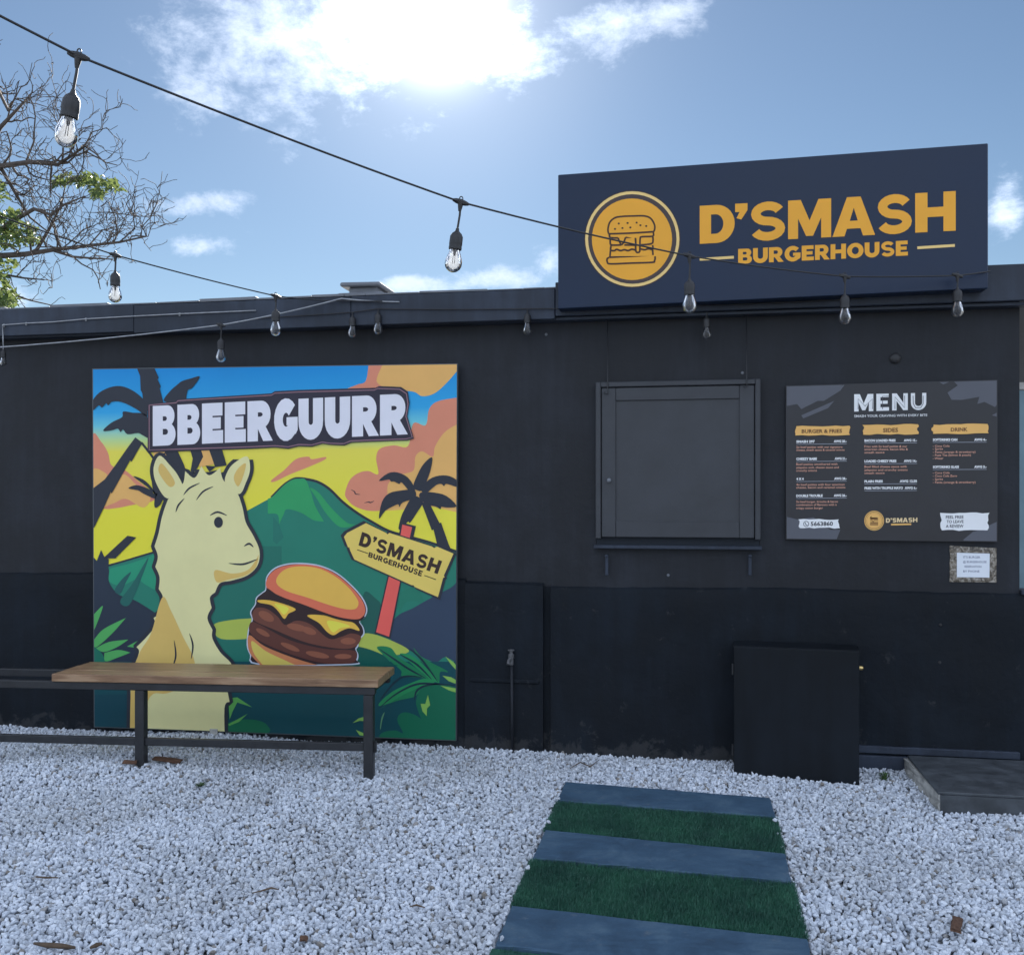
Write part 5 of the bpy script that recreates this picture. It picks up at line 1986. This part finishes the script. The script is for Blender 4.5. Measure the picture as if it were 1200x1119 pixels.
# ------------------------------------------------------------------ neighbour's house glimpsed past the right end
hs = thing('neighbour_house', (8.6, 12, 0), 'pale house with faded teal wall and red roof beyond the right end of the shop', 'house')
hx = P(1196, 500, 9.5).x - .6
M_TEAL = plain('faded_teal_wall', (.17, .26, .30), .8, 0, .4, .15, 2)
M_PALEW = plain('pale_render_wall', (.58, .57, .54), .8, 0, .4, .12, 3)
M_RED = plain('red_roof_sheet', (.30, .10, .07), .7, 0, .4, .2, 6)
MB().box((hx, 9.5, -.1), (hx + 6, 14.5, 3.05), .01).build('wall', M_TEAL, hs)
MB().box((hx - .02, 9.47, 3.051), (hx + 6, 14.5, 3.42), .01).build('upper_wall', M_PALEW, hs)
b = MB()
b.add([(hx - .3, 9.1, 3.36), (hx + 6.3, 9.1, 3.36), (hx + 6.3, 12, 4.6), (hx - .3, 12, 4.6), (hx + 6.3, 14.9, 3.36), (hx - .3, 14.9, 3.36), (hx - .3, 9.1, 3.42), (hx + 6.3, 9.1, 3.42), (hx + 6.3, 12, 4.66), (hx - .3, 12, 4.66), (hx + 6.3, 14.9, 3.42), (hx - .3, 14.9, 3.42)],
      [(3, 2, 1, 0), (5, 4, 2, 3), (6, 7, 8, 9), (9, 8, 10, 11), (0, 1, 7, 6), (4, 5, 11, 10), (0, 6, 9, 3), (3, 9, 11, 5), (1, 2, 8, 7), (2, 4, 10, 8)])
b.build('roof', M_RED, hs)
MB().box((hx + 1.2, 9.45, 1.0), (hx + 2.4, 9.53, 2.3), .01).build('window', plain('house_window', (.05, .06, .07), .1), hs)
MB().box((hx + 4.4, 9.45, -.05), (hx + 5.3, 9.53, 2.1), .01).build('door', M_PALEW, hs)

# ------------------------------------------------------------------ litter on the gravel
M_TWIG = plain('dry_twig', (.11, .075, .05), .85, 0, .3, .3, 40)
M_CHIP = plain('brown_bark_chip', (.12, .065, .042), .8, 0, .3, .3, 60)


def on_gravel(px, py, up=.012):
    p = G(px, py, .0)
    p = G(px, py, heap(p.x, p.y) + up)
    return p


def twig(label, pts, rad, mat=M_TWIG, name='twig', cat='twig'):
    ps = [on_gravel(x, y, .016 + RNG.uniform(0, .006)) for x, y in pts]
    n = len(ps)
    rr_ = [rad * (1 - .5 * abs(2 * i / (n - 1) - 1) ** 2) * RNG.uniform(.8, 1.1) for i in range(n)]
    o = MB().tube(ps, rr_, 6).build(name, mat, smooth=True)
    return props(o, label, cat, 'litter on the gravel')


def chip(label, px, py, lx, ly, ang, name='bark_chip', up=.020):
    p = on_gravel(px, py, up)
    b = bmesh.new()
    bmesh.ops.create_cube(b, size=1)
    bmesh.ops.subdivide_edges(b, edges=list(b.edges), cuts=2, use_grid_fill=True)
    rc = random.Random(int(px))
    for v in b.verts:
        v.co = Vector((v.co.x * lx + rc.uniform(-.08, .08) * ly, v.co.y * ly + rc.uniform(-.1, .1) * ly, v.co.z * .010 + rc.uniform(-.002, .002)))
    M = Matrix.Translation(p) @ Euler((.15, .1, ang)).to_matrix().to_4x4()
    for v in b.verts:
        v.co = M @ v.co
    return props(MB().bm(b).build(name, M_CHIP), label, 'bark chip', 'litter on the gravel')


chip('reddish brown strip of bark lying on the gravel right of the path', 1121, 1083, .150, .034, 1.28, up=.028)
twig('dark thick twig half buried in gravel at the lower left corner', [(40, 1105), (56, 1107), (72, 1108), (88, 1110)], .010)
twig('short brown twig on gravel beside the dark thick twig', [(106, 1110), (113, 1107), (120, 1105)], .008)
twig('thin dry twig on open gravel at far left', [(42, 1027), (54, 1028), (68, 1028)], .005)
twig('thin curved twig on gravel left of the turf path', [(296, 1046), (308, 1043), (318, 1040), (327, 1042)], .004)
twig('thin dry stem on gravel between bench and path', [(480, 1062), (488, 1060), (498, 1063)], .004)
twig('wispy dry stems on gravel just above the first paver', [(668, 900), (680, 893), (692, 898), (702, 890)], .0035)
chip('dark brown seed pod on the gravel left of the path', 356, 1099, .026, .022, .3, 'seed_pod')['category'] = 'seed pod'
chip('brown bark strip beneath the bench by its left leg', 196, 890, .16, .04, .1)
chip('small brown bark flake beneath the bench left leg', 152, 893, .07, .03, .3)
# weeds
M_WEED = grass_mat('weed_green', (.03, .07, .02), (.06, .12, .035))


def weed(label, px, py, count, h, spread, seed):
    root = thing('weed', on_gravel(px, py, 0), label, 'weed', 'weeds in the gravel')
    rw = random.Random(seed)
    m_ = MB()
    o = ORIGIN[root]
    for k in range(count):
        a = rw.uniform(0, 6.28)
        l_ = rw.uniform(.4, 1) * spread
        hh = h * rw.uniform(.4, 1)
        w = .0045
        p0 = o + Vector((rw.uniform(-.01, .01), rw.uniform(-.01, .01), 0))
        dv = Vector((math.cos(a), math.sin(a), 0))
        s_ = Vector((-dv.y, dv.x, 0)) * w
        p1 = p0 + dv * l_ * .45 + Vector((0, 0, hh))
        p2 = p0 + dv * l_ + Vector((0, 0, hh * .8))
        m_.add([p0 - s_ * .5, p0 + s_ * .5, p1 + s_, p2, p1 - s_], [(0, 1, 2, 4), (2, 3, 4)])
    m_.build('leaf_tuft', M_WEED, root)


weed('small green weed in the gravel between cabinet and step', 1036, 915, 26, .05, .06, 1)
weed('low dark weed flattened in the gravel below the bench', 234, 921, 20, .018, .05, 2)
